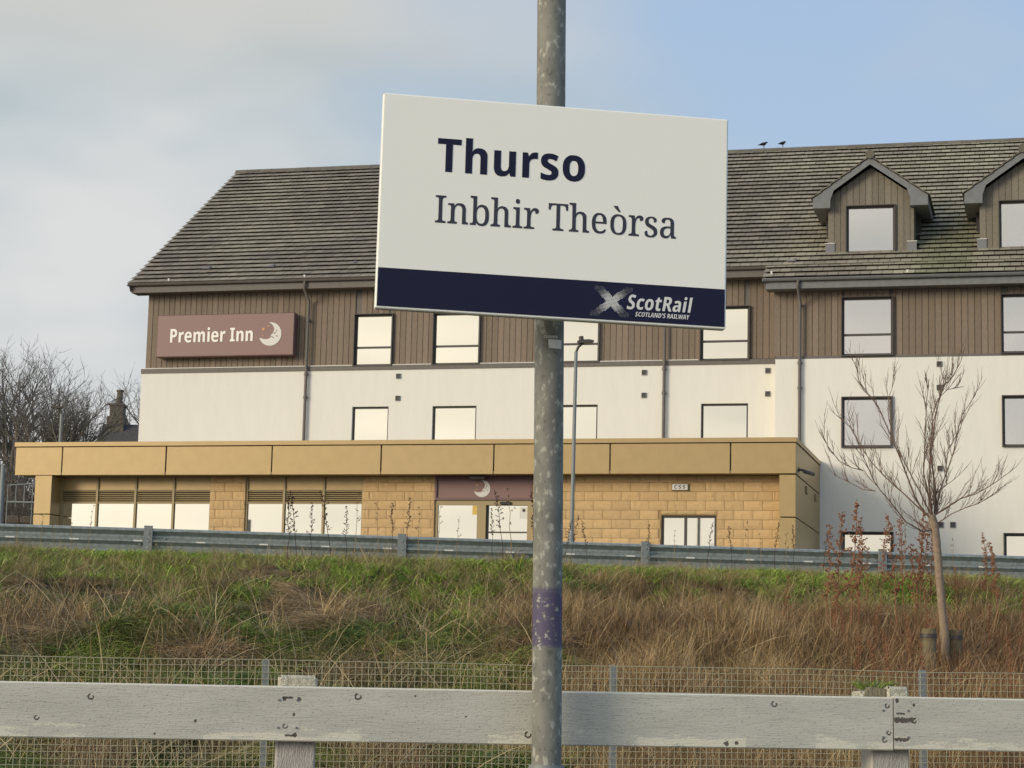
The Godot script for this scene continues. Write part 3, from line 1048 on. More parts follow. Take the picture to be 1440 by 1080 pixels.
	box(st, Vector3(0.07, 0.0, -0.02), Vector3(0.13, 6.03 - HB, 0.0))
	box(st, Vector3(0.13, 5.30 - HB, -0.02), Vector3(1.2, 5.34 - HB, -0.005))
	obj("sliding_frame", st, M.frame, E)
	st = new_st()
	bevel_box(st, Vector3(0.46, 6.045 - HB, 0.073), Vector3(0.76, 6.115 - HB, 0.13), 0.01)
	obj("door_sensor", st, M.black, E)
	st = new_st()
	box(st, Vector3(-0.31, 5.78 - HB, 0.029), Vector3(-0.18, 6.02 - HB, 0.032))
	obj("sticker", st, M.yellow, E)
	st = new_st()
	box(st, Vector3(0.97, 5.68 - HB, -0.021), Vector3(1.19, 5.98 - HB, -0.018))
	obj("notice", st, M.plate_white, E)
	st = new_st()
	tube(st, [Vector3(1.08, 5.9 - HB, -0.018), Vector3(1.08, 5.9 - HB, -0.015)], [0.045, 0.045], 14)
	obj("notice_dot", st, M.frame, E)
	# lamp over the entrance sign
	st = new_st()
	bevel_box(st, Vector3(-8.08, 6.70, zs + 0.02), Vector3(-7.67, 6.775, zs + 0.22), 0.015)
	obj("entrance_lamp", st, M.grey_trim, H, B)
	# floodlight and two little vents on the side
	var Fl := hold("floodlight", H, Vector3(x1, 6.93 - HB, 5.0))
	st = new_st()
	tube(st, [Vector3(0, 0, 0), Vector3(0.09, 0.0, 0), Vector3(0.2, -0.03, 0.0)], [0.035, 0.03, 0.03], 8)
	box(st, Vector3(0, -0.06, -0.06), Vector3(0.02, 0.06, 0.06))
	obj("bracket", st, M.frame, Fl)
	st = new_st()
	bevel_box(st, Vector3(0.0, -0.04, -0.12), Vector3(0.30, 0.04, 0.12), 0.015)
	var hd := obj("lamp_head", st, M.frame, Fl, Vector3(0.12, -0.03, 0))
	hd.rotation.z = -0.3
	for p in [[6.57, 3.36], [6.57, 1.23]]:
		st = new_st()
		bevel_box(st, Vector3(0, -0.1, -0.14), Vector3(0.04, 0.1, 0.14), 0.01)
		obj("side_vent", st, M.louvre, H, Vector3(x1, p[0] - HB, p[1]))

func iy_edge(j: int, n: int) -> bool:
	return j == 0 or j == n

# crescent with a sleeping profile, and three little stars; r is the outer radius
func moon_parts(parent: Node3D, c: Vector3, r: float) -> void:
	var poly := PackedVector2Array()
	for k in 25:                                             # outer edge, from the upper tip round the right to the lower left tip
		var a := deg_to_rad(lerpf(98.0, -162.0, k / 24.0))
		poly.append(Vector2(cos(a), sin(a)) * r)
	var inner := [Vector2(-0.55, -0.42), Vector2(-0.25, -0.44), Vector2(-0.06, -0.36), Vector2(0.08, -0.30), Vector2(0.03, -0.22), Vector2(0.10, -0.17), Vector2(0.05, -0.08), Vector2(0.20, 0.02), Vector2(0.30, 0.18), Vector2(0.36, 0.40), Vector2(0.28, 0.64), Vector2(0.12, 0.84)]
	for v in inner:
		poly.append(v * r)
	var st := new_st()
	extrude(st, poly, 0.0, 0.012)
	var m := obj("moon", st, M.moon, parent, c)
	st = new_st()
	for q in [[0.42, 0.08, 0.13, 0.5], [0.62, -0.18, 0.1, -0.2], [0.22, -0.26, 0.14, -0.5], [0.56, 0.3, 0.07, 0.9]]:
		box(st, Vector3(-q[2] * r, -0.03 * r, 0.0125), Vector3(q[2] * r, 0.03 * r, 0.015), Transform3D(Basis(Vector3(0, 0, 1), q[3]), Vector3(q[0] * r, q[1] * r, 0)))
	obj("moon_face", st, M.moon_line, m)
	for q in [[-0.62, 0.42, 0.17], [-0.18, 0.66, 0.09], [-0.66, -0.12, 0.09]]:
		st = new_st()
		var s := PackedVector2Array()
		for k in 10:
			var a := TAU * k / 10.0 + PI / 2
			s.append(Vector2(q[0], q[1]) * r + Vector2(cos(a), sin(a)) * q[2] * r * (1.0 if k % 2 == 0 else 0.5))
		extrude(st, s, 0.0, 0.01)
		obj("star", st, M.star, parent, c)

func hotel_signs() -> void:
	var z := ZL - 0.06
	var S := thing("hotel_sign", "wide maroon hotel name sign with cream lettering and crescent moon on brown boards", "sign", hw(-17.48, 11.01, z), -HY)
	var st := new_st()
	bevel_box(st, Vector3(-2.23, 0, 0.06), Vector3(2.23, 1.31, 0.335), 0.02)
	obj("sign_box", st, M.maroon_dark, S)
	st = new_st()
	box(st, Vector3(-2.205, 0.03, 0.336), Vector3(2.205, 1.285, 0.342))
	obj("sign_face", st, M.maroon, S)
	st = new_st()
	for x in [-1.6, 0.0, 1.6]:
		box(st, Vector3(x - 0.05, 0.3, -0.02), Vector3(x + 0.05, 1.0, 0.06))
	obj("bracket", st, M.frame, S)
	obj("lettering", letters("Premier Inn", "Droid Sans", 600, -19.26 + 17.48, -16.57 + 17.48, 0.443, 0.90, 0.342, 0.012), M.letter_cream, S)
	moon_parts(S, Vector3(1.47, 0.655, 0.343), 0.36)

	z = AZ - 0.68
	S = thing("entrance_sign", "dark maroon fascia sign with crescent moon above the glazed hotel entrance", "sign", hw(-7.745, 6.16, z), -HY)
	st = new_st()
	frame_boxes_at(st, -1.34, 1.34, 0.0, 0.625, 0.06, 0.0, 0.10)
	obj("sign_frame", st, M.maroon_dark, S)
	st = new_st()
	box(st, Vector3(-1.28, 0.06, 0.0), Vector3(1.28, 0.565, 0.05))
	obj("sign_face", st, M.maroon, S)
	moon_parts(S, Vector3(-0.04, 0.305, 0.051), 0.225)

	S = thing("fire_signal_plate", "small white nameplate reading CSS on the yellow stone wall", "sign", hw(-2.485, 6.40, AZ - 0.57), -HY)
	st = new_st()
	bevel_box(st, Vector3(-0.225, 0, 0.0), Vector3(0.225, 0.185, 0.05), 0.012)
	obj("plate_box", st, M.louvre, S)
	st = new_st()
	box(st, Vector3(-0.20, 0.022, 0.051), Vector3(0.20, 0.168, 0.056))
	obj("plate_face", st, M.plate_white, S)
	obj("lettering", letters("C S S", "Droid Serif", 700, -0.14, 0.14, 0.045, 0.145, 0.056, 0.004), M.black, S)

func frame_boxes_at(st: SurfaceTool, x0: float, x1: float, y0: float, y1: float, f: float, z0: float, z1: float) -> void:
	box(st, Vector3(x0, y0, z0), Vector3(x1, y0 + f, z1))
	box(st, Vector3(x0, y1 - f, z0), Vector3(x1, y1, z1))
	box(st, Vector3(x0, y0 + f, z0), Vector3(x0 + f, y1 - f, z1))
	box(st, Vector3(x1 - f, y0 + f, z0), Vector3(x1, y1 - f, z1))

# ---------------------------------------------------------------- trees
func grow(big: SurfaceTool, fine: SurfaceTool, r: RandomNumberGenerator, p: Vector3, d: Vector3, length: float, rad: float, level: int, o: Dictionary) -> void:
	var n := 4 if level < 2 else 3
	var pts := [p]
	var rads := [rad]
	var dir := d
	for i in n:
		dir = (dir + Vector3(r.randf_range(-1, 1), r.randf_range(-1, 1), r.randf_range(-1, 1)) * o.wobble + Vector3.UP * o.rise).normalized()
		pts.append(pts[i] + dir * length / n)
		rads.append(lerpf(rad, rad * o.taper, float(i + 1) / n))
	tube(big if level < 2 else fine, pts, rads, 7 if level == 0 else (5 if level < 2 else 3), false)
	if level >= o.levels:
		return
	var kids: int = o.kids[level]
	for k in kids:
		var f := lerpf(o.first, 1.0, (k + r.randf() * 0.6) / kids)
		var i := mini(int(f * n), n - 1)
		var q: Vector3 = pts[i].lerp(pts[i + 1], f * n - i)
		var ax := dir.cross(Vector3(r.randf_range(-1, 1), r.randf_range(-1, 1), r.randf_range(-1, 1))).normalized()
		var dd: Vector3 = (pts[i + 1] - pts[i]).normalized().rotated(ax, r.randf_range(o.spread * 0.5, o.spread * 1.15))
		grow(big, fine, r, q, dd, length * r.randf_range(o.shrink - 0.12, o.shrink + 0.1), maxf(rads[i] * 0.58, o.thin), level + 1, o)

func bare_tree(label: String, at: Vector3, height: float, seed_: int, spread: float, limbs: int, kids: Array) -> void:
	var T := thing("bare_tree", label, "tree", at, 0.0, "")
	var r := RandomNumberGenerator.new()
	r.seed = seed_
	var big := new_st()
	var fine := new_st()
	var trunk := height * 0.2
	tube(big, [Vector3(0, -0.3, 0), Vector3(0.05, trunk * 0.5, 0), Vector3(0.0, trunk, 0.1)], [height * 0.045, height * 0.035, height * 0.03], 9, false)
	var o := {"wobble": 0.13, "rise": 0.10, "taper": 0.42, "levels": kids.size(), "kids": kids, "first": 0.25, "spread": 0.75, "shrink": 0.62, "thin": 0.009}
	for k in limbs:
		var a := TAU * k / limbs + r.randf_range(-0.3, 0.3)
		var tilt := spread * (0.25 if k % 3 == 0 else r.randf_range(0.65, 1.0))
		var d := Vector3(sin(tilt) * cos(a), cos(tilt), sin(tilt) * sin(a))
		grow(big, fine, r, Vector3(0, trunk * r.randf_range(0.7, 1.0), 0), d, height * r.randf_range(0.42, 0.5), height * 0.018, 0, o)
	obj("trunk", big, M.bark_dark, T)
	tag(obj("crown", fine, M.bark_dark, T), "", "", "", "stuff")

func background() -> void:
	var hy := HB + 4.2
	bare_tree("tall bare winter tree cut by the left edge of the photo", Vector3(-22.6, hy, -95.0), 8.7, 3, 0.8, 8, [5, 5, 4, 2])
	bare_tree("rounded bare winter tree rising behind the far lamp post and flat gold roof", Vector3(-18.5, hy - 0.6, -86.0), 6.3, 14, 0.50, 9, [5, 5, 4, 2])
	bare_tree("bare tree just left of the hotel's white corner, behind the chimney", Vector3(-18.9, hy, -112.0), 10.0, 25, 0.35, 6, [5, 4, 3])
	bare_tree("dark bare tree low behind the railing at the far left", Vector3(-20.2, HB + 2.0, -80.0), 5.0, 47, 0.8, 8, [5, 5, 3])
	# old house with a chimney
	var Hs := thing("old_house", "old stone house with dark slate roof and tall chimney beyond the flat roof", "house", Vector3(-17.2, hy, -105.0), 0.0)
	var st := new_st()
	box(st, Vector3(-3.2, 0, -3.6), Vector3(6.0, 3.0, 3.6))
	extrude_gable(st, -3.2, 6.0, 3.0, 6.0, 3.6)
	obj("wall", st, M.old_stone, Hs)
	st = new_st()
	for s in [-1.0, 1.0]:
		var a := Vector3(-3.35, 2.85, s * 3.8)
		var b := Vector3(6.1, 2.85, s * 3.8)
		var c := Vector3(6.1, 6.1, 0)
		var d := Vector3(-3.35, 6.1, 0)
		if s > 0: quad(st, a, b, c, d)
		else: quad(st, b, a, d, c)
	var roof := obj("roof", st, M.slate, Hs)
	st = new_st()
	box(st, Vector3(-3.1, 5.3, -0.5), Vector3(-2.25, 6.45, 0.5))
	box(st, Vector3(-2.98, 6.45, -0.45), Vector3(-2.33, 7.0, 0.45))
	box(st, Vector3(-3.05, 7.0, -0.5), Vector3(-2.26, 7.1, 0.5))
	obj("chimney", st, M.old_stone, roof)
	st = new_st()
	tube(st, [Vector3(-2.62, 7.1, 0), Vector3(-2.58, 7.75, 0)], [0.18, 0.145], 10)
	tube(st, [Vector3(-2.58, 7.75, 0), Vector3(-2.58, 7.84, 0)], [0.19, 0.19], 10)
	obj("chimney_pot", st, M.old_stone, roof)
	# lamp posts
	lamp_post("thin grey lamp post with flat head standing right of the big sign pole", Vector3(1.385, 3.55, -46.0), 9.06, 0.045, 0.02, 1.0)
	lamp_post("far lamp post in front of the rounded bare tree, above the gold roof", Vector3(-16.2, HB, -75.0), 11.0, 0.06, 0.0, -1.0)
	lamp_post("short pale post at the left edge beside the flat-roofed front", Vector3(-12.13, HB, -50.0), 6.62, 0.06, 0.0, 0.0)
	# stone wall, railing and thicket at the far left
	var Wl := thing("field_wall", "low rough stone wall at the far left beside the hotel", "wall", Vector3(-17.5, 5.0, -66.0), 0.1)
	var r := RandomNumberGenerator.new()
	r.seed = 12
	var variants := []
	for k in 3:
		st = new_st()
		bevel_box(st, Vector3(-0.5, -0.5, -0.5), Vector3(0.5, 0.5, 0.5), 0.12)
		variants.append(st.commit())
	st = new_st()
	box(st, Vector3(-4.0, -1.6, -0.15), Vector3(3.4, 1.15, 0.15))
	obj("core", st, M.old_stone, Wl)
	for row in 5:
		var x := -4.0
		while x < 3.2:
			var w := r.randf_range(0.3, 0.6)
			var b := inst("stone", variants[0], M.old_stone, Wl, Vector3(x + w / 2, 0.1 + row * 0.26, 0.17))
			b.scale = Vector3(w - 0.03, 0.24 + r.randf_range(-0.03, 0.02), 0.12 + r.randf() * 0.08)
			x += w
	var Rl := thing("metal_railing", "pale metal railing panel behind the column at the far left", "railing", Vector3(-14.75, 5.9, -63.0), 0.0)
	st = new_st()
	tube(st, [Vector3(-0.35, 1.05, 0), Vector3(1.3, 1.2, 0)], [0.02, 0.02], 6)
	tube(st, [Vector3(-0.35, 0.55, 0), Vector3(1.3, 0.55, 0)], [0.035, 0.035], 6)
	obj("rail", st, M.galv_post, Rl)
	for k in 7:
		st = new_st()
		tube(st, [Vector3(-0.35 + k * 0.25, -2.0 if k % 3 == 0 else 0.4, 0), Vector3(-0.35 + k * 0.25, 1.06 + k * 0.02, 0)], [0.015, 0.015], 6)
		obj("bar", st, M.galv_post, Rl)
	# brown scrub
	for q in [["brown thicket of bare scrub at the far left below the tall tree", Vector3(-19.8, HB, -72.0), 7.0, 4.6, 420], ["low reddish scrub seen just above the gold roof edge", Vector3(-18.5, HB + 3.8, -92.0), 8.0, 3.3, 300]]:
		var big := new_st()
		r.seed = 900
		for k in q[4]:
			var p := Vector3(r.randf_range(-q[2] / 2, q[2] / 2), 0, r.randf_range(-1.5, 1.5))
			var h: float = q[3] * r.randf_range(0.7, 1.05)
			var pts := [p]
			var d := Vector3(r.randf_range(-0.3, 0.3), 1, r.randf_range(-0.3, 0.3)).normalized()
			for i in 5:
				d = (d + Vector3(r.randf_range(-0.4, 0.4), 0.1, r.randf_range(-0.4, 0.4))).normalized()
				pts.append(pts[i] + d * h / 5.0)
				if i > 1:
					for w in 3:
						tube(big, [pts[i], pts[i] + (d + Vector3(r.randf_range(-1, 1), r.randf_range(-0.2, 0.6), r.randf_range(-1, 1))).normalized() * 0.7], [0.018, 0.01], 3, false)
			tube(big, pts, [0.05, 0.045, 0.035, 0.028, 0.02, 0.01], 3, false)
		var o := obj("scrub", big, M.bark_dark)
		o.position = q[1]
		tag(o, q[0], "scrub", "", "stuff")
	# two crows on the ridge
	crow("small black bird perched on the roof ridge, the left one of the pair", hw(-2.22, 18.92, -8.40), 0.25)
	crow("small black bird perched on the roof ridge, the right one of the pair", hw(-1.60, 18.92, -8.40), 0.6)

func extrude_gable(st: SurfaceTool, x0: float, x1: float, y0: float, y1: float, d: float) -> void:
	tri(st, Vector3(x0, y0, -d), Vector3(x0, y0, d), Vector3(x0, y1, 0), Vector3(-1, 0, 0))
	tri(st, Vector3(x1, y0, d), Vector3(x1, y0, -d), Vector3(x1, y1, 0), Vector3(1, 0, 0))

func crow(label: String, at: Vector3, turn: float) -> void:
	var C := thing("black_bird", label, "bird", at, turn, "")
	var st := new_st()
	tube(st, [Vector3(-0.30, 0.09, 0), Vector3(-0.20, 0.12, 0), Vector3(-0.10, 0.15, 0), Vector3(0.0, 0.175, 0), Vector3(0.08, 0.20, 0), Vector3(0.12, 0.245, 0), Vector3(0.155, 0.262, 0), Vector3(0.19, 0.26, 0), Vector3(0.25, 0.25, 0)], [0.012, 0.03, 0.062, 0.08, 0.068, 0.045, 0.045, 0.028, 0.004], 10)
	for s in [-1, 1]:
		tube(st, [Vector3(0.02, 0.13, 0.03 * s), Vector3(0.03, 0.06, 0.035 * s), Vector3(0.02, -0.02, 0.035 * s)], [0.02, 0.009, 0.009], 5)
		tube(st, [Vector3(0.07, 0.20, 0.06 * s), Vector3(-0.08, 0.17, 0.08 * s), Vector3(-0.24, 0.11, 0.03 * s)], [0.02, 0.035, 0.008], 6)
	obj("body", st, M.crow, C)
	C.scale = Vector3(0.66, 0.7, 0.66)

func lamp_post(label: String, at: Vector3, top: float, rad: float, lean: float, arm: float) -> void:
	var L := thing("lamp_post", label, "lamp post", at)
	var h := top - at.y
	var st := new_st()
	tube(st, [Vector3(-lean * 0.5, -0.2, 0), Vector3(-lean * 0.2, h * 0.2, 0), Vector3(0, h * 0.21, 0), Vector3(lean, h - 0.35, 0)], [rad * 1.5, rad * 1.45, rad, rad * 0.9], 10)
	obj("post", st, M.galv_post, L)
	if arm == 0.0:
		return
	st = new_st()
	tube(st, [Vector3(lean, h - 0.36, 0), Vector3(lean + 0.05 * arm, h - 0.24, 0), Vector3(lean + 0.16 * arm, h - 0.14, 0.02)], [rad * 0.6, rad * 0.7, rad * 0.6], 8)
	obj("bracket", st, M.frame, L)
	st = new_st()
	var hd := PackedVector2Array([Vector2(-0.10, -0.03), Vector2(0.22, -0.035), Vector2(0.26, 0.0), Vector2(0.16, 0.035), Vector2(-0.06, 0.05), Vector2(-0.12, 0.02)])
	extrude(st, hd, -0.09, 0.09)
	tube(st, [Vector3(-0.02, 0.04, 0), Vector3(-0.02, 0.13, 0)], [0.06, 0.055], 8)
	var o := obj("lamp_head", st, M.frame, L, Vector3(lean + 0.14 * arm, h - 0.13, 0.02))
	o.rotation.z = 0.12
	if arm < 0.0: o.rotation.y = PI

# ---------------------------------------------------------------- crash barrier
func guardrail() -> void:
	var G := thing("crash_barrier", "long galvanised steel crash barrier along the road at the top of the bank", "barrier", rp(3.0, 2.68, 26.0), TH)
	var topy := 3.145 - 2.68
	# W profile seen from behind: y down from the top, z towards us
	var prof := [[0.0, 0.0], [0.012, 0.03], [0.035, 0.030], [0.085, -0.045], [0.11, -0.045], [0.15, 0.025], [0.165, 0.025], [0.205, -0.045], [0.23, -0.045], [0.28, 0.03], [0.30, 0.03], [0.312, 0.0]]
	for k in 6:
		var st := new_st()
		var x0 := -13.41 + k * 4.58
		var x1 := x0 + 4.58
		var zo := 0.004 if k % 2 else 0.0
		for q in prof.size() - 1:
			var a: Array = prof[q]
			var b: Array = prof[q + 1]
			quad(st, Vector3(x0, topy - b[0], b[1] + zo), Vector3(x1 + 0.15, topy - b[0], b[1] + zo), Vector3(x1 + 0.15, topy - a[0], a[1] + zo), Vector3(x0, topy - a[0], a[1] + zo))
			quad(st, Vector3(x1 + 0.15, topy - b[0], b[1] + zo - 0.003), Vector3(x0, topy - b[0], b[1] + zo - 0.003), Vector3(x0, topy - a[0], a[1] + zo - 0.003), Vector3(x1 + 0.15, topy - a[0], a[1] + zo - 0.003))
		obj("beam", st, M.galv, G)
	for x in [-10.35, -7.3, -4.30, -1.195, 1.868, 4.937, 8.0]:
		var P := hold("post", G, Vector3(x, 0, 0.035))
		var st := new_st()
		bevel_box(st, Vector3(-0.052, -0.6, 0.0), Vector3(0.052, topy + 0.03, 0.008), 0.002)
		box(st, Vector3(-0.052, -0.6, -0.03), Vector3(-0.045, topy + 0.03, -0.001))
		box(st, Vector3(0.045, -0.6, -0.03), Vector3(0.052, topy + 0.03, -0.001))
		obj("upright", st, M.galv_post, P)
		st = new_st()
		for y in [topy - 0.06, topy - 0.16, topy - 0.24]:
			tube(st, [Vector3(0, y, 0.008), Vector3(0, y, 0.02)], [0.014, 0.014], 6)
		obj("bolt", st, M.galv, P)
	# bright slotted holes and splice bolts in the beam's middle
	var r := RandomNumberGenerator.new()
	r.seed = 3
	var x := -9.0
	while x < 9.0:
		var st := new_st()
		box(st, Vector3(-0.055, topy - 0.166, 0.0262), Vector3(0.055, topy - 0.148, 0.030))
		obj("slot_plate", st, M.plate_white, G, Vector3(x, 0, 0))
		x += 0.763
	for sx in [-8.83, -4.25, 0.33, 4.91]:
		for q in 4:
			var st := new_st()
			tube(st, [Vector3(sx - 0.15 + q * 0.1, topy - (0.12 if q % 2 else 0.2), -0.02), Vector3(sx - 0.15 + q * 0.1, topy - (0.12 if q % 2 else 0.2), 0.012)], [0.017, 0.015], 6)
			obj("bolt", st, M.galv_post, G)

# ---------------------------------------------------------------- sapling with stakes
func sapling() -> void:
	var s0 := 20.0
	var t0 := 6.625
	var base := rp(6.70, ground_y(6.70, s0), s0)
	var T := thing("young_tree", "young leafless tree with upswept twigs tied between two stakes on the bank", "tree", base, TH)
	var big := new_st()
	var fine := new_st()
	var r := RandomNumberGenerator.new()
	r.seed = 8
	var P := func(x: float, y: float, dz: float) -> Vector3:        # from the survey grid, 146.7 units to the metre
		return Vector3((x - 1312.0) / 146.7 - 0.0236 * (727.0 - y) / 146.7 + t0 - 6.70, 3.088 + (727.0 - y) / 146.7 - base.y, dz)
	tube(big, [Vector3(0.03, -0.1, 0.0), P.call(1325, 900, 0.0), P.call(1321, 850, 0.0), P.call(1318, 800, 0.01), P.call(1316, 760, 0.0), P.call(1313, 738, 0.0), P.call(1310, 724, 0.0)], [0.048, 0.042, 0.040, 0.039, 0.040, 0.046, 0.036], 10)
	var limbs := [
		[0.016, 0.12, [1314, 744, 1294, 749, 1269, 736, 1248, 713, 1227, 692, 1217, 677, 1209, 663, 1198, 644, 1192, 625]],
		[0.019, 0.05, [1312, 732, 1296, 719, 1286, 700, 1273, 669, 1263, 646, 1244, 597, 1231, 570, 1215, 553, 1203, 534, 1197, 507]],
		[0.015, -0.25, [1310, 730, 1290, 710, 1273, 688, 1252, 667, 1234, 644, 1225, 620, 1212, 592, 1196, 575]],
		[0.020, 0.1, [1310, 728, 1307, 700, 1306, 682, 1307, 640, 1309, 621, 1314, 587, 1319, 558, 1325, 539, 1340, 522, 1348, 506]],
		[0.019, -0.12, [1316, 724, 1317, 690, 1318, 661, 1317, 630, 1321, 600, 1324, 575, 1334, 550, 1350, 535, 1378, 528]],
		[0.013, 0.15, [1318, 722, 1336, 709, 1350, 700, 1368, 694, 1384, 684, 1396, 676, 1405, 667]],
		[0.014, -0.3, [1318, 722, 1323, 715, 1327, 690, 1348, 675, 1352, 646, 1362, 620, 1378, 598, 1390, 584]],
		[0.010, 0.2, [1320, 735, 1334, 723, 1350, 715, 1363, 710, 1376, 700]],
		[0.015, 0.3, [1312, 726, 1300, 700, 1290, 667, 1286, 640, 1283, 597, 1281, 570, 1279, 549]],
		[0.014, 0.0, [1316, 722, 1322, 690, 1336, 660, 1346, 630, 1352, 600, 1362, 575, 1382, 545]],
		[0.012, -0.2, [1308, 722, 1296, 690, 1281, 650, 1268, 615, 1262, 580, 1268, 548, 1281, 517]],
		[0.012, 0.25, [1314, 722, 1310, 680, 1300, 640, 1298, 600, 1306, 560, 1310, 530]],
		[0.010, -0.1, [1227, 692, 1212, 690, 1190, 676, 1176, 668]],
		[0.007, 0.1, [1209, 663, 1190, 661, 1170, 652, 1152, 634, 1142, 620]],
	]
	var o := {"wobble": 0.07, "rise": 0.12, "taper": 0.4, "levels": 2, "kids": [4, 3], "first": 0.25, "spread": 0.5, "shrink": 0.62, "thin": 0.0027}
	for L in limbs:
		var pts := []
		var rads := []
		var n: int = L[2].size() / 2
		for k in n:
			var f := float(k) / (n - 1)
			pts.append(P.call(L[2][2 * k], L[2][2 * k + 1], L[1] * f * 2.2 + 0.02 * sin(k * 2.1)))
			rads.append(lerpf(L[0] * 0.66, 0.0028, pow(f, 0.7)))
		tube(fine, pts, rads, 6, false)
		for k in range(1, n):
			for q in 3:
				var d: Vector3 = (pts[k] - pts[k - 1]).normalized()
				var ax := d.cross(Vector3(r.randf_range(-1, 1), r.randf_range(-1, 1), r.randf_range(-1, 1))).normalized()
				d = (d.rotated(ax, r.randf_range(0.3, 0.75)) + Vector3.UP * 0.45).normalized()
				grow(fine, fine, r, pts[k - 1].lerp(pts[k], r.randf()), d, r.randf_range(0.10, 0.30), 0.0034, 1, o)
	obj("trunk", big, M.bark_pale, T)
	tag(obj("crown", fine, M.bark_twig, T), "", "", "", "stuff")
	var spots := [[6.49, 19.75, 1.985, 0.075], [6.86, 20.1, 1.985, 0.085]]
	for k in 2:
		var q: Array = spots[k]
		var gy := ground_y(q[0], q[1])
		var S := thing("tree_stake", ["weathered stake left of the young tree's trunk", "thicker weathered stake right of the young tree's trunk"][k], "stake", rp(q[0], gy, q[1]), TH, "stakes of the young tree")
		var st := new_st()
		var h: float = q[2] - gy
		tube(st, [Vector3(0, -0.2, 0), Vector3(0, h * 0.5, 0), Vector3(0.005, h - 0.01, 0), Vector3(0.005, h, 0)], [q[3], q[3], q[3] * 0.97, q[3] * 0.9], 12)
		obj("stake", st, M.stake, S)
		st = new_st()
		tube(st, [Vector3(0, h - 0.09, 0), Vector3(0, h - 0.05, 0)], [q[3] + 0.006, q[3] + 0.006], 12)
		obj("tie", st, M.frame, S)

# ---------------------------------------------------------------- wire mesh fence
func mesh_fence() -> void:
	var F := thing("wire_fence", "galvanised square wire mesh fence on slim steel posts at the foot of the bank", "fence", rp(2.0, 0.36, 16.0), TH)
	F.rotation.z = 0.0076
	var st := new_st()
	var top := 1.494 - 0.36 + 0.01
	var x := -5.2
	var r := 0.0021
	var y := -0.25
	var ys := []
	while y < top:
		ys.append(y)
		y += 0.05
	var n := noise(0.5, 2, 2)
	var bow := func(xx: float, yy: float) -> Vector3: return Vector3(0, 0.012 * n.get_noise_2d(xx * 1.2, 3.0), 0.02 * n.get_noise_2d(xx, yy))
	while x < 6.2:
		var p := []
		for q in 4:
			var yy: float = lerpf(-0.25, top, q / 3.0)
			p.append(Vector3(x + 0.006 * n.get_noise_2d(x * 9.0, yy), yy, 0) + bow.call(x, yy))
		tube(st, p, [r, r, r, r], 4, false)
		x += 0.05
	ys.append(top)
	for yy in ys:
		var p := []
		var rr := []
		for q in 39:
			var xx := -5.2 + q * 0.3
			p.append(Vector3(xx, yy, 0.004) + bow.call(xx, yy))
			rr.append(r * (1.35 if yy > top - 0.01 else 1.0))
		tube(st, p, rr, 4, false)
	tag(obj("wire_mesh", st, M.wire, F), "", "", "", "stuff")
	for px in [0.127, 2.777, 5.231, -2.4, 7.8]:
		st = new_st()
		var X: float = px - 2.0
		box(st, Vector3(X - 0.025, -0.5, -0.03), Vector3(X + 0.025, top + 0.012, -0.024))
		box(st, Vector3(X - 0.025, -0.5, -0.07), Vector3(X - 0.019, top + 0.012, -0.0301))
		obj("post", st, M.galv_post, F)

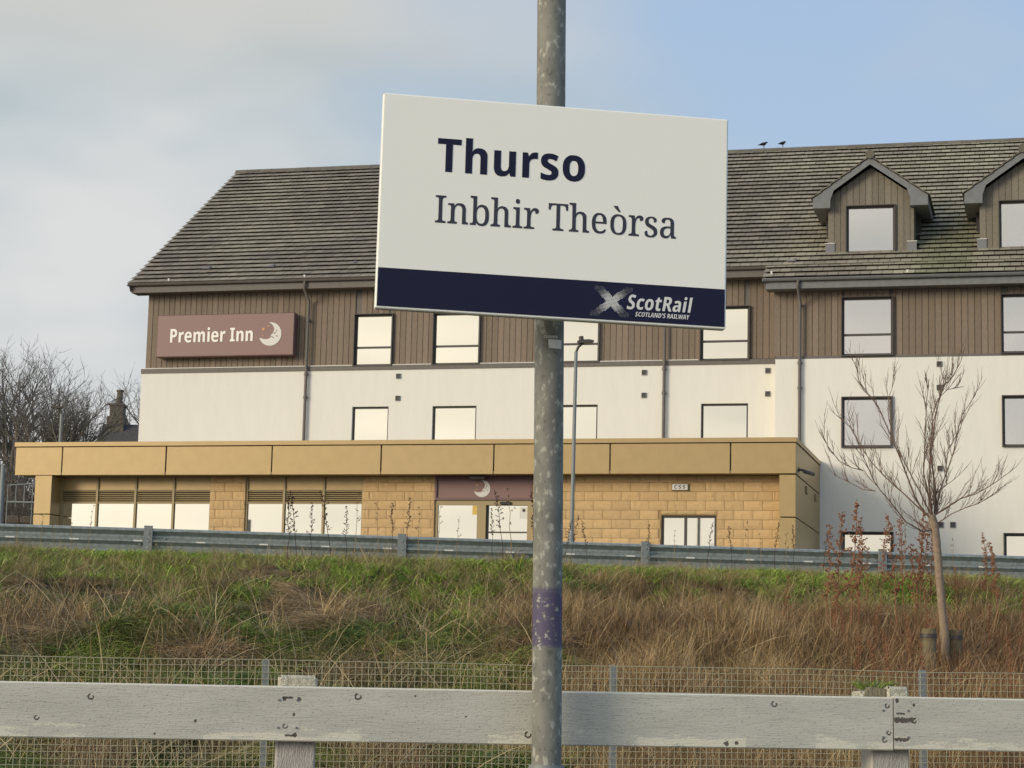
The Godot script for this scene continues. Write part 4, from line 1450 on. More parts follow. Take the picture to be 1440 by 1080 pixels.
# ---------------------------------------------------------------- white board fence
func board_texture(length: float, height: float, seed_: int, marks: Array) -> Array:
	var w := 2048
	var h := 160
	var im := Image.create(w, h, false, Image.FORMAT_RGB8)
	var bump := Image.create(w, h, false, Image.FORMAT_L8)
	var g1 := noise(1.0, seed_, 4)
	var g2 := noise(1.0, seed_ + 1, 3)
	for j in h:
		for i in w:
			var x := length * i / w
			var y := height * (1.0 - float(j) / h)
			var grain := g1.get_noise_2d(x * 6.0, y * 160.0)
			var patch := g2.get_noise_2d(x * 2.2, y * 9.0)
			var fleck := g2.get_noise_2d(x * 70.0 + 50.0, y * 160.0)
			var c := Vector3(0.52, 0.505, 0.435) * (1.0 + 0.10 * patch + 0.06 * grain)
			var e := 0.6 + 0.16 * grain
			if grain > 0.33:                                         # fine open grain
				c *= 0.86
				e -= 0.2
			if fleck > 0.46:
				c *= 0.72
				e -= 0.2
			var worn := g1.get_noise_2d(x * 5.0 + 9.0, y * 24.0) + 0.35 * fleck - 3.2 * (y / height)
			var where := g2.get_noise_2d(x * 1.1 + 30.0, 0.0) + (0.35 if x < 2.4 else -0.15)
			if worn > -0.40 and where > -0.05 and y < height * 0.3:                     # chalky undercoat showing near the lower edge
				c = c.lerp(Vector3(0.74, 0.70, 0.56), 0.7)
			if y > height * 0.965:
				c = c.lerp(Vector3(0.72, 0.69, 0.58), 0.6)
			im.set_pixel(i, j, lin(c.x, c.y, c.z))
			bump.set_pixel(i, j, Color(e, e, e))
	for m in marks:                                              # [x, y, kind, size]
		var rad: float = m[3]
		for j in h:
			var y := height * (1.0 - float(j) / h)
			if absf(y - m[1]) > rad * 1.6:
				continue
			for i in range(maxi(0, int((m[0] - rad * 5.0) / length * w)), mini(w, int((m[0] + rad * 5.0) / length * w))):
				var x := length * i / w
				var d := Vector2(x - m[0], y - m[1])
				var wob := 0.35 * g2.get_noise_2d(x * 90.0, y * 90.0)
				var hit := false
				if m[2] == 0:                                    # ring of a nail or knot
					hit = absf(d.length() / rad - 0.85) < 0.24 + wob * 0.5 and d.x * 0.6 + d.y < rad * 0.7
				elif m[2] == 1:                                  # hole
					hit = d.length() / rad < 0.8 + wob
				else:                                            # split along the grain
					hit = absf(d.y) / rad < (0.55 + 1.2 * wob) and absf(d.x) < rad * (3.2 + 3.0 * wob)
				if hit:
					var dark := Color(0.19, 0.16, 0.13)
					im.set_pixel(i, j, im.get_pixel(i, j).lerp(dark, 0.7))
					bump.set_pixel(i, j, Color(0.05, 0.05, 0.05))
	return [ImageTexture.create_from_image(im), ImageTexture.create_from_image(bump)]

func plank(st: SurfaceTool, lo: Vector3, hi: Vector3) -> void:
	var c := 0.004
	var a := [Vector2(hi.z, lo.y + c), Vector2(hi.z, hi.y - c), Vector2(hi.z - c, hi.y), Vector2(lo.z, hi.y), Vector2(lo.z, lo.y), Vector2(hi.z - c, lo.y)]
	var v := [0.975, 0.025, 0.0, 0.0, 1.0, 1.0]
	var parts := 16
	for k in 6:
		var p: Vector2 = a[k]
		var q: Vector2 = a[(k + 1) % 6]
		var n := Vector3(0, -(q.x - p.x), (q.y - p.y)).normalized() * (1.0)
		for m in parts:
			var xa := lerpf(lo.x, hi.x, float(m) / parts)
			var xb := lerpf(lo.x, hi.x, float(m + 1) / parts)
			var P := [Vector3(xa, p.y, p.x), Vector3(xb, p.y, p.x), Vector3(xb, q.y, q.x), Vector3(xa, q.y, q.x)]
			var uv := [Vector2(float(m) / parts, v[k]), Vector2(float(m + 1) / parts, v[k]), Vector2(float(m + 1) / parts, v[(k + 1) % 6]), Vector2(float(m) / parts, v[(k + 1) % 6])]
			for i in [0, 2, 1, 0, 3, 2]:
				st.set_normal(n)
				st.set_uv(uv[i])
				st.add_vertex(P[i])
	for e in 2:
		var X := lo.x if e == 0 else hi.x
		for k in range(1, 5):
			tri(st, Vector3(X, a[0].y, a[0].x), Vector3(X, a[k + 1].y if e == 0 else a[k].y, a[k + 1].x if e == 0 else a[k].x), Vector3(X, a[k].y if e == 0 else a[k + 1].y, a[k].x if e == 0 else a[k + 1].x), Vector3(-1 if e == 0 else 1, 0, 0))

func board_fence() -> void:
	var F := thing("board_fence", "white painted timber post and board fence behind the sign pole", "fence", rp(0.0, 0.0, 7.03), TH)
	var h := 0.180
	var y0 := 1.148
	var runs := [[-2.0, 2.184], [2.188, 5.2]]
	var marks := [
		[[1.49, 0.135, 0, 0.010], [1.32, 0.065, 0, 0.008], [2.36, 0.15, 0, 0.011], [1.83, 0.062, 1, 0.006], [2.13, 0.142, 2, 0.006], [2.165, 0.138, 1, 0.008], [2.118, 0.138, 1, 0.007], [2.15, 0.088, 1, 0.006], [2.123, 0.050, 0, 0.008], [2.155, 0.022, 1, 0.009], [2.14, 0.020, 2, 0.005], [2.93, 0.035, 0, 0.011], [2.72, 0.09, 1, 0.004], [2.55, 0.155, 1, 0.004], [3.77, 0.15, 0, 0.010], [3.605, 0.015, 1, 0.010], [3.64, 0.018, 1, 0.008], [4.165, 0.15, 0, 0.008], [4.17, 0.06, 0, 0.008], [4.155, 0.035, 0, 0.008], [1.7, 0.02, 1, 0.004], [0.9, 0.1, 0, 0.009]],
		[[0.03, 0.10, 2, 0.014], [0.025, 0.122, 2, 0.005], [0.02, 0.035, 2, 0.010], [0.07, 0.152, 1, 0.006], [0.012, 0.165, 1, 0.008], [0.6, 0.08, 0, 0.009]]]
	for k in 2:
		var a: float = runs[k][0]
		var b: float = runs[k][1]
		var tex := board_texture(b - a, h, 500 + k * 7, marks[k])
		var m := mat("board%d" % k, Color.WHITE, 0.75)
		m.albedo_texture = tex[0]
		m.heightmap_enabled = true
		m.heightmap_texture = tex[1]
		m.heightmap_scale = 0.35
		var st := new_st()
		plank(st, Vector3(0, 0, -0.04), Vector3(b - a, h, 0.0))
		var o := obj("board", st, m, F, Vector3(a, y0 + 0.0052 * a + (0.002 if k else 0.0) + 0.001, 0.0))
		o.rotation.z = 0.0050 if k == 0 else 0.002
		# nail heads
		var xs: Array = [2.10, 2.16, 4.15] if k == 0 else [0.05]
		for x in xs:
			for y in [0.045, 0.135]:
				st = new_st()
				tube(st, [Vector3(0, 0, -0.004), Vector3(0, 0, 0.0025)], [0.0045, 0.004], 8)
				obj("nail", st, M.lead, F, Vector3(a + x, y0 + y + 0.0052 * (a + x), 0.0))
	mottled("post_paint", 0.44, 0.41, 0.365, 0.12, Vector3(10, 2.5, 10), 0.8, 601, 0.2)
	mottled("post_old", 0.50, 0.47, 0.37, 0.25, Vector3(9, 9, 9), 0.9, 605, 0.3)
	mottled("post_bare", 0.30, 0.255, 0.17, 0.35, Vector3(30, 3, 30), 0.95, 603, 0.3)
	var tops := [1.366, 1.372]
	var xs2 := [[0.094, 0.226], [2.120, 2.255]]
	for k in 2:
		var P := hold("post", F, Vector3(xs2[k][0], 0, -0.041))
		var w: float = xs2[k][1] - xs2[k][0]
		var st := new_st()
		bevel_box(st, Vector3(0, -0.2, -0.13), Vector3(w, 1.30, 0.0), 0.006)
		obj("shaft", st, M.post_paint, P)
		st = new_st()
		if k == 0:
			bevel_box(st, Vector3(0.001, 1.301, -0.129), Vector3(w - 0.001, tops[k], -0.001), 0.008)
			obj("post_top", st, M.post_old, P)
		else:
			extrude(st, PackedVector2Array([Vector2(-0.028, 1.301), Vector2(0.052, 1.301), Vector2(0.052, tops[k] - 0.004), Vector2(0.0, tops[k]), Vector2(-0.02, tops[k] - 0.018)]), -0.125, -0.004)
			obj("post_top", st, M.post_bare, P)
			st = new_st()
			bevel_box(st, Vector3(0.056, 1.301, -0.122), Vector3(w - 0.004, tops[k] + 0.004, 0.006), 0.007)
			obj("post_top", st, M.post_old, P)
			st = new_st()
			bevel_box(st, Vector3(-0.034, 1.301, -0.128), Vector3(-0.004, tops[k] - 0.015, -0.01), 0.006)
			obj("post_top", st, M.post_old, P)
	# tuft of grass that grows on the second post
	var r := RandomNumberGenerator.new()
	r.seed = 91
	var st := new_st()
	for k in 120:
		var p := Vector3(r.randf_range(-0.05, 0.045), 0, r.randf_range(-0.03, 0.03))
		var d := Vector3(p.x * 14.0 + r.randf_range(-0.4, 0.4), 1.0, r.randf_range(-0.4, 0.4)).normalized()
		var f := r.randf_range(0.8, 1.25)
		st.set_color(Color(0.16 * f, 0.24 * f, 0.035 * f) if k % 9 else Color(0.42, 0.33, 0.18))
		blade(st, p, d, r.randf_range(0.035, 0.07) * (1.5 if k % 9 == 0 else 1.0), 0.0016, 0.5, r)
	var T := obj("grass_tuft", st, M.blade)
	T.position = rp(2.145, tops[1] - 0.008, 7.03 + 0.10)
	tag(T, "little tuft of green grass sprouting on top of the right fence post", "grass tuft")

# ---------------------------------------------------------------- pole and station sign
func pole_texture(length: float) -> ImageTexture:
	var w := 384
	var h := 2048
	var im := Image.create(w, h, false, Image.FORMAT_RGB8)
	var n1 := noise(1.0, 700, 4)
	var n2 := noise(1.0, 701, 3)
	var cell := noise(1.0, 702, 2, FastNoiseLite.TYPE_CELLULAR)
	for j in h:
		var y := length * j / h
		for i in w:
			var a := TAU * i / w
			var q := Vector3(cos(a) * 0.05, y, sin(a) * 0.05)
			var spangle := cell.get_noise_3d(q.x * 60.0, q.y * 40.0, q.z * 60.0)
			var stain := n1.get_noise_3d(q.x * 14.0, q.y * 5.0, q.z * 14.0)
			var c := Vector3(0.215, 0.210, 0.180) * (1.0 + 0.16 * spangle + 0.30 * stain)
			var flake := n2.get_noise_3d(q.x * 34.0, q.y * 22.0, q.z * 34.0) + 0.25 * n1.get_noise_3d(q.x * 8.0, q.y * 3.0, q.z * 8.0)
			var hard := n1.get_noise_3d(q.x * 110.0, q.y * 70.0, q.z * 110.0)
			if flake > 0.42 + 0.15 * hard:
				c = c.lerp(Vector3(0.44, 0.43, 0.36), 0.75)
			elif flake > 0.27 + 0.15 * hard:
				c = c.lerp(Vector3(0.29, 0.285, 0.24), 0.7)
			elif flake < -0.42 + 0.1 * hard:
				c *= 0.72
			var band := smoothstep(1.468, 1.482, y + 0.008 * hard) * (1.0 - smoothstep(1.664, 1.676, y + 0.008 * hard))
			if band > 0.0:                                       # worn purple paint
				var wear := 0.5 * flake + 0.6 * n1.get_noise_3d(q.x * 40.0 + 3.0, q.y * 90.0, q.z * 40.0)
				var cover := (1.0 - smoothstep(0.24, 0.42, wear)) * (0.92 if absf(y - 1.57) < 0.085 else 0.75)
				c = c.lerp(Vector3(0.082, 0.066, 0.125), band * cover)
			im.set_pixel(i, j, lin(c.x, c.y, c.z))
	return ImageTexture.create_from_image(im)

func pole_and_sign() -> void:
	var length := 5.2
	var foot := rp(0.9945, 0.0, 6.93)
	var P := thing("lamp_column", "tall weathered grey steel pole with worn purple band carrying the station sign", "pole", foot, TH)
	var m := mat("pole", Color.WHITE, 0.72, 0.0)
	m.albedo_texture = pole_texture(length)
	var st := new_st()
	var seg := 20
	var sides := 32
	for k in seg:
		for q in sides:
			var v := []
			var nn := []
			var uv := []
			for c in [[q, k], [q + 1, k], [q + 1, k + 1], [q, k + 1]]:
				var a: float = -TAU * c[0] / sides + 0.9
				var y: float = length * c[1] / seg
				var n := Vector3(cos(a), 0, sin(a))
				nn.append(n)
				v.append(n * 0.0494 + Vector3(-0.0141 * y, y, 0))
				uv.append(Vector2(float(c[0]) / sides, float(c[1]) / seg))
			for i in [0, 2, 1, 0, 3, 2]:
				st.set_normal(nn[i])
				st.set_uv(uv[i])
				st.add_vertex(v[i])
	obj("shaft", st, m, P)
	st = new_st()
	tube(st, [Vector3(0.0, -0.1, 0), Vector3(-0.0153, 1.082, 0), Vector3(-0.0153, 1.092, 0), Vector3(-0.0153, 1.094, 0)], [0.060, 0.060, 0.058, 0.05], 28)
	obj("collar", st, M.galv_post, P)
	# inspection sticker below the sign, curved round the pole
	st = new_st()
	for k in 6:
		var a0 := PI / 2 + 0.42 - 0.17 * k - 0.22
		var a1 := a0 - 0.17
		var pa := Vector3(cos(a0), 0, sin(a0)) * 0.0502
		var pb := Vector3(cos(a1), 0, sin(a1)) * 0.0502
		quad(st, pa, pb, pb + Vector3(0, 0.030, 0), pa + Vector3(0, 0.030, 0))
	obj("sticker", st, M.plate_white, P, Vector3(-0.0141 * 2.5, 2.472, 0))
	st = letters("CLEANED", "Droid Sans", 700, -0.026, 0.022, 0.034, 0.043, 0.0475, 0.0012)
	st = round_pole(st)
	obj("lettering", st, M.plate_white, P, Vector3(-0.0141 * 2.5, 2.472, 0))
	for q in [["BY", 0.019, -0.020, -0.012], ["DATE", 0.003, -0.020, -0.005]]:
		st = round_pole(letters(q[0], "Droid Sans", 400, q[2], q[3], q[1], q[1] + 0.006, 0.0495, 0.001))
		obj("lettering", st, M.lead, P, Vector3(-0.0141 * 2.5, 2.472, 0))

	# the station sign
	var S := thing("station_sign", "white station name board with navy band, fixed to the weathered grey pole", "sign", Vector3.ZERO)
	var X := Vector3(0.9863, -0.0087, -0.1646).normalized()
	var N := Vector3(0.1647, 0.018, 0.9862).normalized()
	S.transform = Transform3D(Basis(X, N.cross(X), N).orthonormalized(), Vector3(0.1302, 2.8957, -6.75))
	var w := 1.1653
	var h := 0.7189
	mat("sign_white", lin(0.91, 0.89, 0.80), 0.3)
	mat("sign_edge", lin(0.88, 0.875, 0.80), 0.35)
	mat("navy", lin(0.014, 0.015, 0.040), 0.4)
	M.navy.metallic_specular = 0.28
	mat("sign_ink", lin(0.030, 0.029, 0.045), 0.5)
	mat("sign_logo", lin(0.72, 0.71, 0.68), 0.4)
	st = new_st()
	bevel_box(st, Vector3(-w / 2, -h / 2, -0.034), Vector3(w / 2, h / 2, -0.001), 0.003)
	obj("tray", st, M.sign_edge, S)
	st = new_st()
	box(st, Vector3(-w / 2 + 0.005, -0.225, -0.0005), Vector3(w / 2 - 0.005, h / 2 - 0.005, 0.001))
	obj("panel", st, M.sign_white, S)
	st = new_st()
	box(st, Vector3(-w / 2 + 0.005, -h / 2 + 0.008, -0.0005), Vector3(w / 2 - 0.005, -0.2255, 0.001))
	obj("band", st, M.navy, S)
	obj("lettering", letters("Thurso", "Droid Sans", 700, -0.398, 0.0946, 0.1030, 0.2265, 0.001, 0.0012), M.navy, S)
	obj("lettering", letters("Inbhir Theòrsa", "Droid Serif", 400, -0.399, 0.4065, -0.0665, 0.033, 0.001, 0.0012, 0.0, 0.0011), M.sign_ink, S)
	obj("lettering", letters("ScotRail", "Droid Sans", 700, 0.2452, 0.4600, -0.3125, -0.2600, 0.001, 0.0012, 0.16), M.sign_logo, S)
	obj("lettering", letters("SCOTLAND'S RAILWAY", "Droid Sans", 700, 0.2744, 0.4560, -0.3350, -0.3195, 0.001, 0.0012, 0.16), M.sign_logo, S)
	st = new_st()
	for j in range(-12, 13):                                     # saltire of dots that shrink outwards
		for i in range(-15, 16):
			var p := Vector2(i * 0.0042, j * 0.0044)
			var da := absf(p.x * 0.66 - p.y * 0.76) if p.x * p.y > 0.0 else 9.0
			var db := absf(p.x * 0.66 + p.y * 0.76) if p.x * p.y <= 0.0 else 9.0
			var d := minf(da, db)
			if p.length() < 0.012:
				d = 0.0
			if d > 0.0125 or absf(p.y) > 0.051:
				continue
			var s := 0.00185 * (1.0 - 0.75 * smoothstep(0.012, 0.066, p.length()))
			box(st, Vector3(-s, -s, 0.001), Vector3(s, s, 0.0018), Transform3D(Basis(Vector3(0, 0, 1), PI / 4), Vector3(0.1945 + p.x + p.y * 0.14, -0.290 + p.y, 0)))
	tag(obj("saltire_dots", st, M.sign_logo, S), "", "", "", "stuff")
	for y in [-0.22, 0.22]:                                      # channels and clips that hold it to the pole
		st = new_st()
		box(st, Vector3(-0.5, y - 0.02, -0.05), Vector3(0.5, y + 0.02, -0.0345))
		obj("channel", st, M.galv_post, S)

# wraps lettering made flat round the pole (its x becomes an arc)
func round_pole(st: SurfaceTool) -> SurfaceTool:
	var src := st.commit()
	var d := MeshDataTool.new()
	d.create_from_surface(src, 0)
	var out := new_st()
	for f in d.get_face_count():
		var v := []
		for k in 3:
			var p := d.get_vertex(d.get_face_vertex(f, k))
			var a := PI / 2 - p.x / 0.05
			v.append(Vector3(cos(a) * (p.z + 0.0022), p.y, sin(a) * (p.z + 0.0022)))
		for k in 3:
			out.set_normal(Vector3(v[k].x, 0, v[k].z).normalized())
			out.add_vertex(v[k])
	return out

# ---------------------------------------------------------------- grass and weeds
func blade(st: SurfaceTool, p: Vector3, d: Vector3, length: float, width: float, droop: float, r: RandomNumberGenerator) -> void:
	var side := d.cross(Vector3(r.randf_range(-1, 1), 0.2, r.randf_range(-1, 1))).normalized() * width
	var a := p
	var dir := d
	var flat := Vector3(d.x, -0.35, d.z).normalized()
	for k in 3:
		dir = dir.lerp(flat, droop * (0.25 + 0.3 * k)).normalized()
		var b := a + dir * length / 3.0
		var w0 := side * (1.0 - 0.22 * k)
		var w1 := side * (1.0 - 0.22 * (k + 1))
		var n := side.cross(dir).normalized()
		if n.y < 0.0:
			n = -n
			w0 = -w0
			w1 = -w1
		n = (n + Vector3.UP * 0.5).normalized()
		if k < 2:
			for v in [a - w0, b + w1, a + w0, a - w0, b - w1, b + w1]:
				st.set_normal(n)
				st.add_vertex(v)
		else:
			for v in [a - w0, b, a + w0]:
				st.set_normal(n)
				st.add_vertex(v)
		a = b

func clump(r: RandomNumberGenerator, n: int, spread: float, len0: float, len1: float, width: float, tilt: float, droop: float, comb: float) -> ArrayMesh:
	var st := new_st()
	for k in n:
		var a := r.randf() * TAU
		var q := sqrt(r.randf()) * spread
		var p := Vector3(cos(a) * q, -0.02, sin(a) * q)
		var d := Vector3(r.randf_range(-1, 1) * tilt + comb, 1.0, r.randf_range(-1, 1) * tilt).normalized()
		var f := r.randf_range(0.5, 1.35)
		if r.randf() < 0.10: f *= 1.6
		st.set_color(Color(f, f * r.randf_range(0.93, 1.05), f * r.randf_range(0.8, 1.1)))
		blade(st, p, d, r.randf_range(len0, len1), width * r.randf_range(0.7, 1.3), droop * r.randf_range(0.6, 1.3), r)
	return st.commit()

func scatter(called: String, label: String, meshes: Array, spots: Array, colors: Array) -> void:
	for v in meshes.size():
		var mm := MultiMesh.new()
		mm.transform_format = MultiMesh.TRANSFORM_3D
		mm.use_colors = true
		mm.mesh = meshes[v]
		var mine := []
		for k in range(v, spots.size(), meshes.size()):
			mine.append(k)
		mm.instance_count = mine.size()
		for k in mine.size():
			mm.set_instance_transform(k, spots[mine[k]])
			mm.set_instance_color(k, colors[mine[k]])
		var o := MultiMeshInstance3D.new()
		o.name = numbered(called)
		o.multimesh = mm
		o.material_override = M.blade
		add_child(o)
		tag(o, label, "grass", "", "stuff")

func vegetation() -> void:
	var r := RandomNumberGenerator.new()
	r.seed = 1234
	var nz := noise(0.45, 61, 3)
	var nf := noise(0.30, 62, 2)
	var nc := noise(0.9, 63, 2)
	var green := []
	var straw := []
	var stalk := []
	var stems := []
	for k in 4:
		green.append(clump(r, 50, 0.12, 0.07, 0.20, 0.0042, 0.7, 0.55, 0.15))
		straw.append(clump(r, 60, 0.17, 0.18, 0.44, 0.0027, 0.8, 0.95, 1.2))
		stalk.append(clump(r, 40, 0.16, 0.16, 0.50, 0.0028, 0.22 + 0.14 * k, 0.12 + 0.1 * k, 0.0))
		stems.append(clump(r, 5, 0.12, 0.30, 0.70, 0.0036, 0.65, 0.22, 0.3))
	var S := {"green": [[], []], "straw": [[], []], "stalk": [[], []], "stems": [[], []]}
	for k in 22000:
		var s := 16.3 + 9.4 * r.randf()
		var t := 0.1206 * s + s * r.randf_range(-0.29, 0.29)
		var v := (s - 16.5) / 8.0
		var patch := nz.get_noise_2d(t, s * 1.4)
		var fine := nc.get_noise_2d(t * 1.3, s * 1.6)
		var right := smoothstep(2.2, 3.6, t + 0.8 * patch)
		var far_right := smoothstep(5.2, 6.4, t + 0.5 * fine) * (1.0 - smoothstep(8.0, 8.8, t))
		var crest := smoothstep(22.0, 23.0, s + 1.9 * patch + 0.8 * fine)
		var kind := "straw"
		var c := Vector3(0.34, 0.25, 0.115)
		if crest > r.randf() + 0.01:
			kind = "green"
			c = Vector3(0.23, 0.35, 0.045).lerp(Vector3(0.36, 0.41, 0.085), r.randf() * 0.8)
			if r.randf() < 0.10:
				kind = "stalk"
				c = Vector3(0.36, 0.27, 0.13)
		elif right > r.randf():
			kind = "stalk" if r.randf() < 0.68 else "straw"
			c = Vector3(0.29, 0.19, 0.095).lerp(Vector3(0.46, 0.325, 0.16), clampf(0.5 + 1.2 * patch, 0.0, 1.0) * (1.0 - 0.4 * v))
			c = c.lerp(Vector3(0.29, 0.155, 0.08), far_right * 0.6)
			if fine < -0.30:
				kind = "green"
				c = Vector3(0.15, 0.165, 0.045)
		else:
			if patch + 0.5 * fine > -0.08:
				kind = "green" if r.randf() < 0.5 else "straw"
				c = Vector3(0.13, 0.17, 0.034).lerp(Vector3(0.21, 0.265, 0.05), r.randf())
			elif patch < -0.2:
				c = Vector3(0.36, 0.25, 0.13)
				if r.randf() < 0.10: kind = "stalk"
			else:
				c = Vector3(0.225, 0.20, 0.075)
		c *= r.randf_range(0.8, 1.5)
		var y := ground_y(t, s)
		var ang := 3.6 * nf.get_noise_2d(t, s) + r.randf_range(-0.6, 0.6)
		var b: Basis
		if kind == "straw":                                      # combed downhill, with swirls; local x is the way it lies
			b = Basis(Vector3.UP, TH - PI / 2 + ang)
		else:
			b = Basis(Vector3.UP, r.randf() * TAU)
		b = Basis(Vector3(r.randf_range(-1, 1), 0, r.randf_range(-1, 1)).normalized(), 0.12) * b
		var sc := r.randf_range(0.75, 1.25)
		if kind != "green": sc *= 1.0 - 0.55 * smoothstep(20.5, 22.6, s)
		if crest > 0.5 and kind == "green": sc *= 0.85
		if s > 24.3: sc *= 0.7
		S[kind][0].append(Transform3D(b.scaled(Vector3(sc, sc, sc)), rp(t, y, s)))
		S[kind][1].append(Color(c.x, c.y, c.z))
	for k in 1500:                                                # loose pale stems lying over the rest
		var s := 16.5 + 6.6 * r.randf()
		var t := 0.1206 * s + s * r.randf_range(-0.29, 0.29)
		var f := r.randf_range(0.7, 1.35)
		var sc := r.randf_range(0.6, 1.15) * (1.0 - 0.4 * smoothstep(20.5, 22.8, s))
		var b := Basis(Vector3(r.randf_range(-1, 1), 0, r.randf_range(-1, 1)).normalized(), r.randf_range(0.0, 0.5)) * Basis(Vector3.UP, r.randf() * TAU)
		S.stems[0].append(Transform3D(b.scaled(Vector3(sc, sc, sc)), rp(t, ground_y(t, s) + 0.06, s)))
		S.stems[1].append(Color(0.46 * f, 0.35 * f, 0.19 * f))
	for k in 380:                                                 # dry stalks that stand up through the green of the crest on the right
		var s := r.randf_range(21.4, 23.5)
		var t := 0.1206 * s + s * r.randf_range(0.0, 0.29)
		var f := r.randf_range(0.7, 1.3)
		var sc := r.randf_range(0.45, 0.8)
		S.stalk[0].append(Transform3D(Basis(Vector3.UP, r.randf() * TAU).scaled(Vector3(sc, sc, sc)), rp(t, ground_y(t, s), s)))
		S.stalk[1].append(Color(0.40 * f, 0.285 * f, 0.14 * f))
	for k in 350:                                                 # and a few on the left
		var s := r.randf_range(22.2, 23.8)
		var t := 0.1206 * s + s * r.randf_range(-0.29, 0.0)
		var sc := r.randf_range(0.35, 0.8)
		S.stalk[0].append(Transform3D(Basis(Vector3.UP, r.randf() * TAU).scaled(Vector3(sc, sc, sc)), rp(t, ground_y(t, s), s)))
		S.stalk[1].append(Color(0.34, 0.26, 0.12))
	for k in 420:                                                 # dark tangled dead weeds in drifts
		var s := r.randf_range(18.5, 22.8)
		var t := 0.1206 * s + s * r.randf_range(-0.28, 0.28)
		if nz.get_noise_2d(t * 1.7 + 40.0, s * 1.7) < 0.02 and not (t > 1.2 and t < 3.0 and s > 20.5):
			continue
		var f := r.randf_range(0.7, 1.4)
		var sc := r.randf_range(0.6, 1.0)
		var b := Basis(Vector3(r.randf_range(-1, 1), 0, r.randf_range(-1, 1)).normalized(), r.randf_range(0.0, 0.6)) * Basis(Vector3.UP, r.randf() * TAU)
		S.stalk[0].append(Transform3D(b.scaled(Vector3(sc, sc, sc)), rp(t, ground_y(t, s), s)))
		S.stalk[1].append(Color(0.135 * f, 0.078 * f, 0.045 * f))
	scatter("pale_stems", "loose pale dry stems tangled over the grass of the bank", stems, S.stems[0], S.stems[1])
	scatter("green_grass", "green grass growing along the crest and in patches on the bank", green, S.green[0], S.green[1])
	scatter("matted_grass", "long matted straw and olive grass lying down the bank", straw, S.straw[0], S.straw[1])
	scatter("dead_stalks", "upright dead brown grass stalks covering the right of the bank", stalk, S.stalk[0], S.stalk[1])
	weeds()

# one dead weed: a stem with side twigs and clustered seed heads
func weed_mesh(r: RandomNumberGenerator, h: float, lean: float, clusters: int, leafy: bool) -> Array:
	var stem := new_st()
	var seeds := new_st()
	var pts := [Vector3(0, -0.05, 0)]
	for k in 6:
		var f := (k + 1) / 6.0
		pts.append(Vector3(lean * f * f * h + r.randf_range(-0.012, 0.012), h * f, r.randf_range(-0.02, 0.02)))
	tube(stem, pts, [0.0055, 0.005, 0.0045, 0.004, 0.0035, 0.003, 0.002], 5, false)
	for k in clusters:
		var f := lerpf(0.35 if leafy else 0.5, 1.0, (k + r.randf()) / clusters)
		var i := mini(int(f * 6), 5)
		var p: Vector3 = pts[i].lerp(pts[i + 1], f * 6 - i)
		var a := r.randf() * TAU
		var l := r.randf_range(0.04, 0.13) * (1.3 - f)
		var d := Vector3(cos(a), r.randf_range(0.5, 1.2), sin(a)).normalized()
		tube(stem, [p, p + d * l], [0.003, 0.002], 3, false)
		for q in (8 if leafy else 4):
			var c := p + d * l * r.randf_range(0.3, 1.1) + Vector3(r.randf_range(-1, 1), r.randf_range(-1, 1), r.randf_range(-1, 1)) * 0.014
			var e := r.randf_range(0.004, 0.009) * (0.85 if leafy else 1.0)
			var ax := Vector3(r.randf_range(-1, 1), r.randf_range(-1, 1), r.randf_range(-1, 1)).normalized()
			var u := ax.cross(Vector3.UP).normalized() * e
			var w := u.cross(ax).normalized() * e
			var z := ax * e * 1.8
			for fct in [[z, u, w], [z, w, -u], [z, -u, -w], [z, -w, u], [-z, w, u], [-z, -u, w], [-z, -w, -u], [-z, u, -w]]:
				tri(seeds, c + fct[0], c + fct[1], c + fct[2], (fct[0] + fct[1] + fct[2]).normalized())
	return [stem.commit(), seeds.commit()]

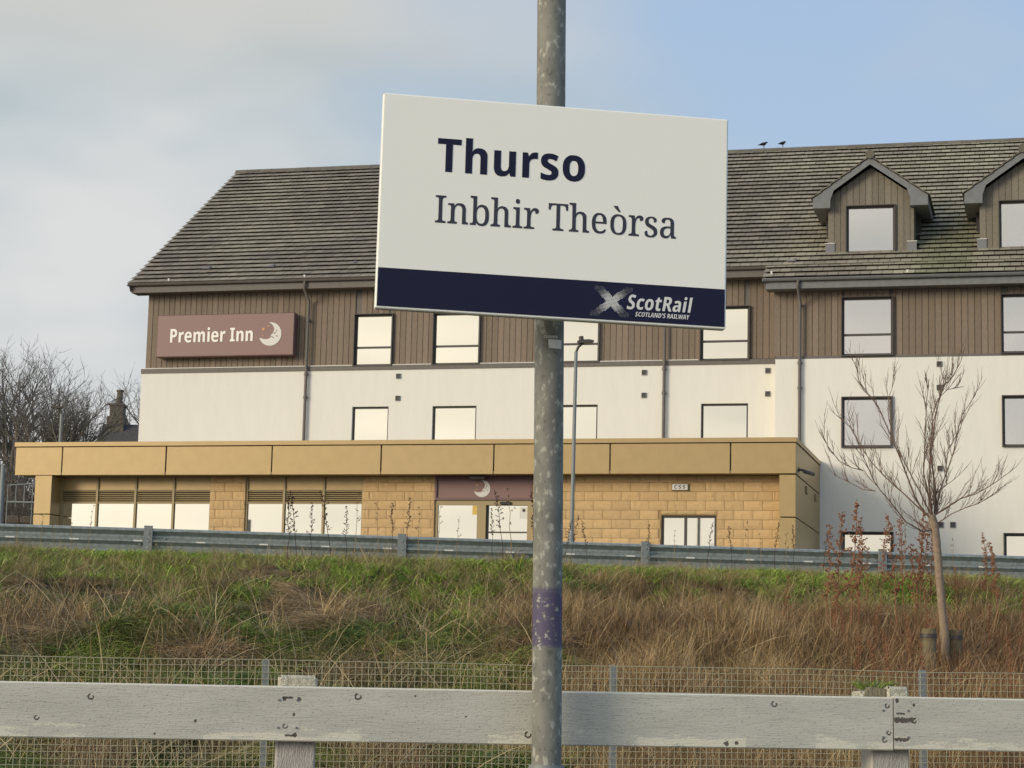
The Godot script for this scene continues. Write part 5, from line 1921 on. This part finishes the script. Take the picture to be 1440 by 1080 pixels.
func weeds() -> void:
	var r := RandomNumberGenerator.new()
	r.seed = 55
	var dark := []
	var rust := []
	var thin := []
	for k in 4:
		dark.append(weed_mesh(r, 1.0, r.randf_range(-0.2, 0.2), 18, false))
		rust.append(weed_mesh(r, 1.0, r.randf_range(-0.12, 0.12), 26, true))
		thin.append(weed_mesh(r, 1.0, r.randf_range(-0.12, 0.12), 5, false))
	# [t, s, top height, kind, lean]
	var list := []
	var W := func(t: float, s: float, top: float, kind: int) -> void: list.append([t, s, top, kind])
	for q in [[-2.7, 3.15], [-2.45, 3.2], [-2.1, 3.1], [-1.9, 3.3], [-2.3, 3.05], [-1.2, 3.05]]:
		W.call(q[0], 24.6, q[1], 2)
	for q in [[0.38, 23.6, 3.38], [0.47, 23.5, 3.42], [0.62, 23.5, 3.30], [0.85, 23.9, 3.48], [1.02, 23.7, 3.30]]:
		W.call(q[0], q[1], q[2], 0)
	for q in [[1.15, 24.4, 3.52], [1.42, 24.3, 3.42], [1.6, 24.6, 3.45], [1.75, 24.4, 3.48], [1.9, 24.5, 3.40], [2.1, 24.3, 3.4], [2.35, 24.5, 3.3], [2.75, 24.3, 3.38], [2.9, 24.6, 3.62], [2.98, 24.5, 3.66], [3.25, 24.5, 3.6], [3.4, 24.4, 3.32], [3.6, 24.3, 3.28], [3.72, 24.6, 3.35], [3.9, 24.5, 3.3]]:
		W.call(q[0], q[1], q[2], 0 if r.randf() < 0.6 else 2)
	for q in [[4.6, 3.25], [4.9, 3.2], [5.3, 3.3], [5.6, 3.28], [5.8, 3.35], [5.95, 3.2], [6.1, 3.32], [6.25, 3.25], [6.35, 3.3], [6.7, 3.25]]:
		W.call(q[0], 24.3, q[1], 0 if r.randf() < 0.5 else 2)
	for q in [[5.9, 3.06], [6.02, 3.2], [6.12, 3.28], [6.2, 3.1], [6.45, 3.02], [6.55, 2.9], [6.62, 3.18], [6.72, 3.12], [6.82, 2.9], [6.90, 3.2], [6.98, 3.25], [7.05, 3.12], [7.1, 3.2], [7.18, 3.0], [7.8, 2.9], [7.9, 3.1], [7.98, 3.0], [7.45, 2.7]]:
		W.call(q[0], 21.6 + r.randf_range(-0.5, 0.5), q[1], 1)
	for k in 22:                                                  # lower rust coloured docks on the slope by the stakes
		var t := r.randf_range(5.3, 8.0)
		var s := r.randf_range(18.6, 21.5)
		W.call(t, s, ground_y(t, s) + r.randf_range(0.45, 0.85), 1)
	for q in [["pale dead plant behind the wire fence, left of the first fence post", 0.02, 16.7, 0.55], ["pale dead plant behind the wire fence, just right of the sign pole", 2.68, 17.3, 0.6], ["broken pale plant at the wire fence, right of the middle mesh post", 3.25, 16.5, 0.5]]:
		var pm := weed_mesh(r, 1.0, -0.25, 12, true)
		var n := thing("dead_plant", q[0], "weed", rp(q[1], ground_y(q[1], q[2]), q[2]), 0.4)
		inst("stem", pm[0], M.stalk_pale, n, Vector3.ZERO)
		tag(inst("seed_head", pm[1], M.stalk_pale, n, Vector3.ZERO), "", "", "", "stuff")
		n.scale = Vector3(1.3, 1.3, 1.3) * q[3]
	for q in [[7.55, 3.5], [7.6, 3.42], [8.2, 3.2]]:
		W.call(q[0], 24.0, q[1], 2)
	var names := ["dead_dock", "rust_dock", "dry_stem"]
	var kinds := [dark, rust, thin]
	var mats := [[M.stalk_dark, M.stalk_dark], [M.stalk_rust, M.stalk_rust], [M.stalk_tan, M.stalk_dark]]
	for k in list.size():
		var q: Array = list[k]
		var g := ground_y(q[0], q[1])
		var kind: int = q[3]
		var h0: float = q[2] - g
		var where := "left of the sign pole" if q[0] < 3.1 else "right of the sign pole"
		if q[0] > 5.6: where = "left of the young tree" if q[0] < 6.7 else "right of the young tree"
		var label: String = ["dark dead dock stem before the crash barrier ", ("tall rust brown dock plant reaching above the barrier " if h0 > 0.9 else "low rust brown dock plant on the bank "), "thin dry weed stem before the crash barrier "][kind] + where
		var n := thing(names[kind], label, "weed", rp(q[0], g, q[1]), r.randf() * TAU, ["dead docks by the barrier ", ("tall rust docks " if h0 > 0.9 else "low rust docks "), "dry stems by the barrier "][kind] + where)
		var v: Array = kinds[kind][k % 4]
		inst("stem", v[0], mats[kind][0], n, Vector3.ZERO)
		tag(inst("seed_head", v[1], mats[kind][1], n, Vector3.ZERO), "", "", "", "stuff")
		var h: float = q[2] - g
		n.scale = Vector3(maxf(h, 0.6), h, maxf(h, 0.6))
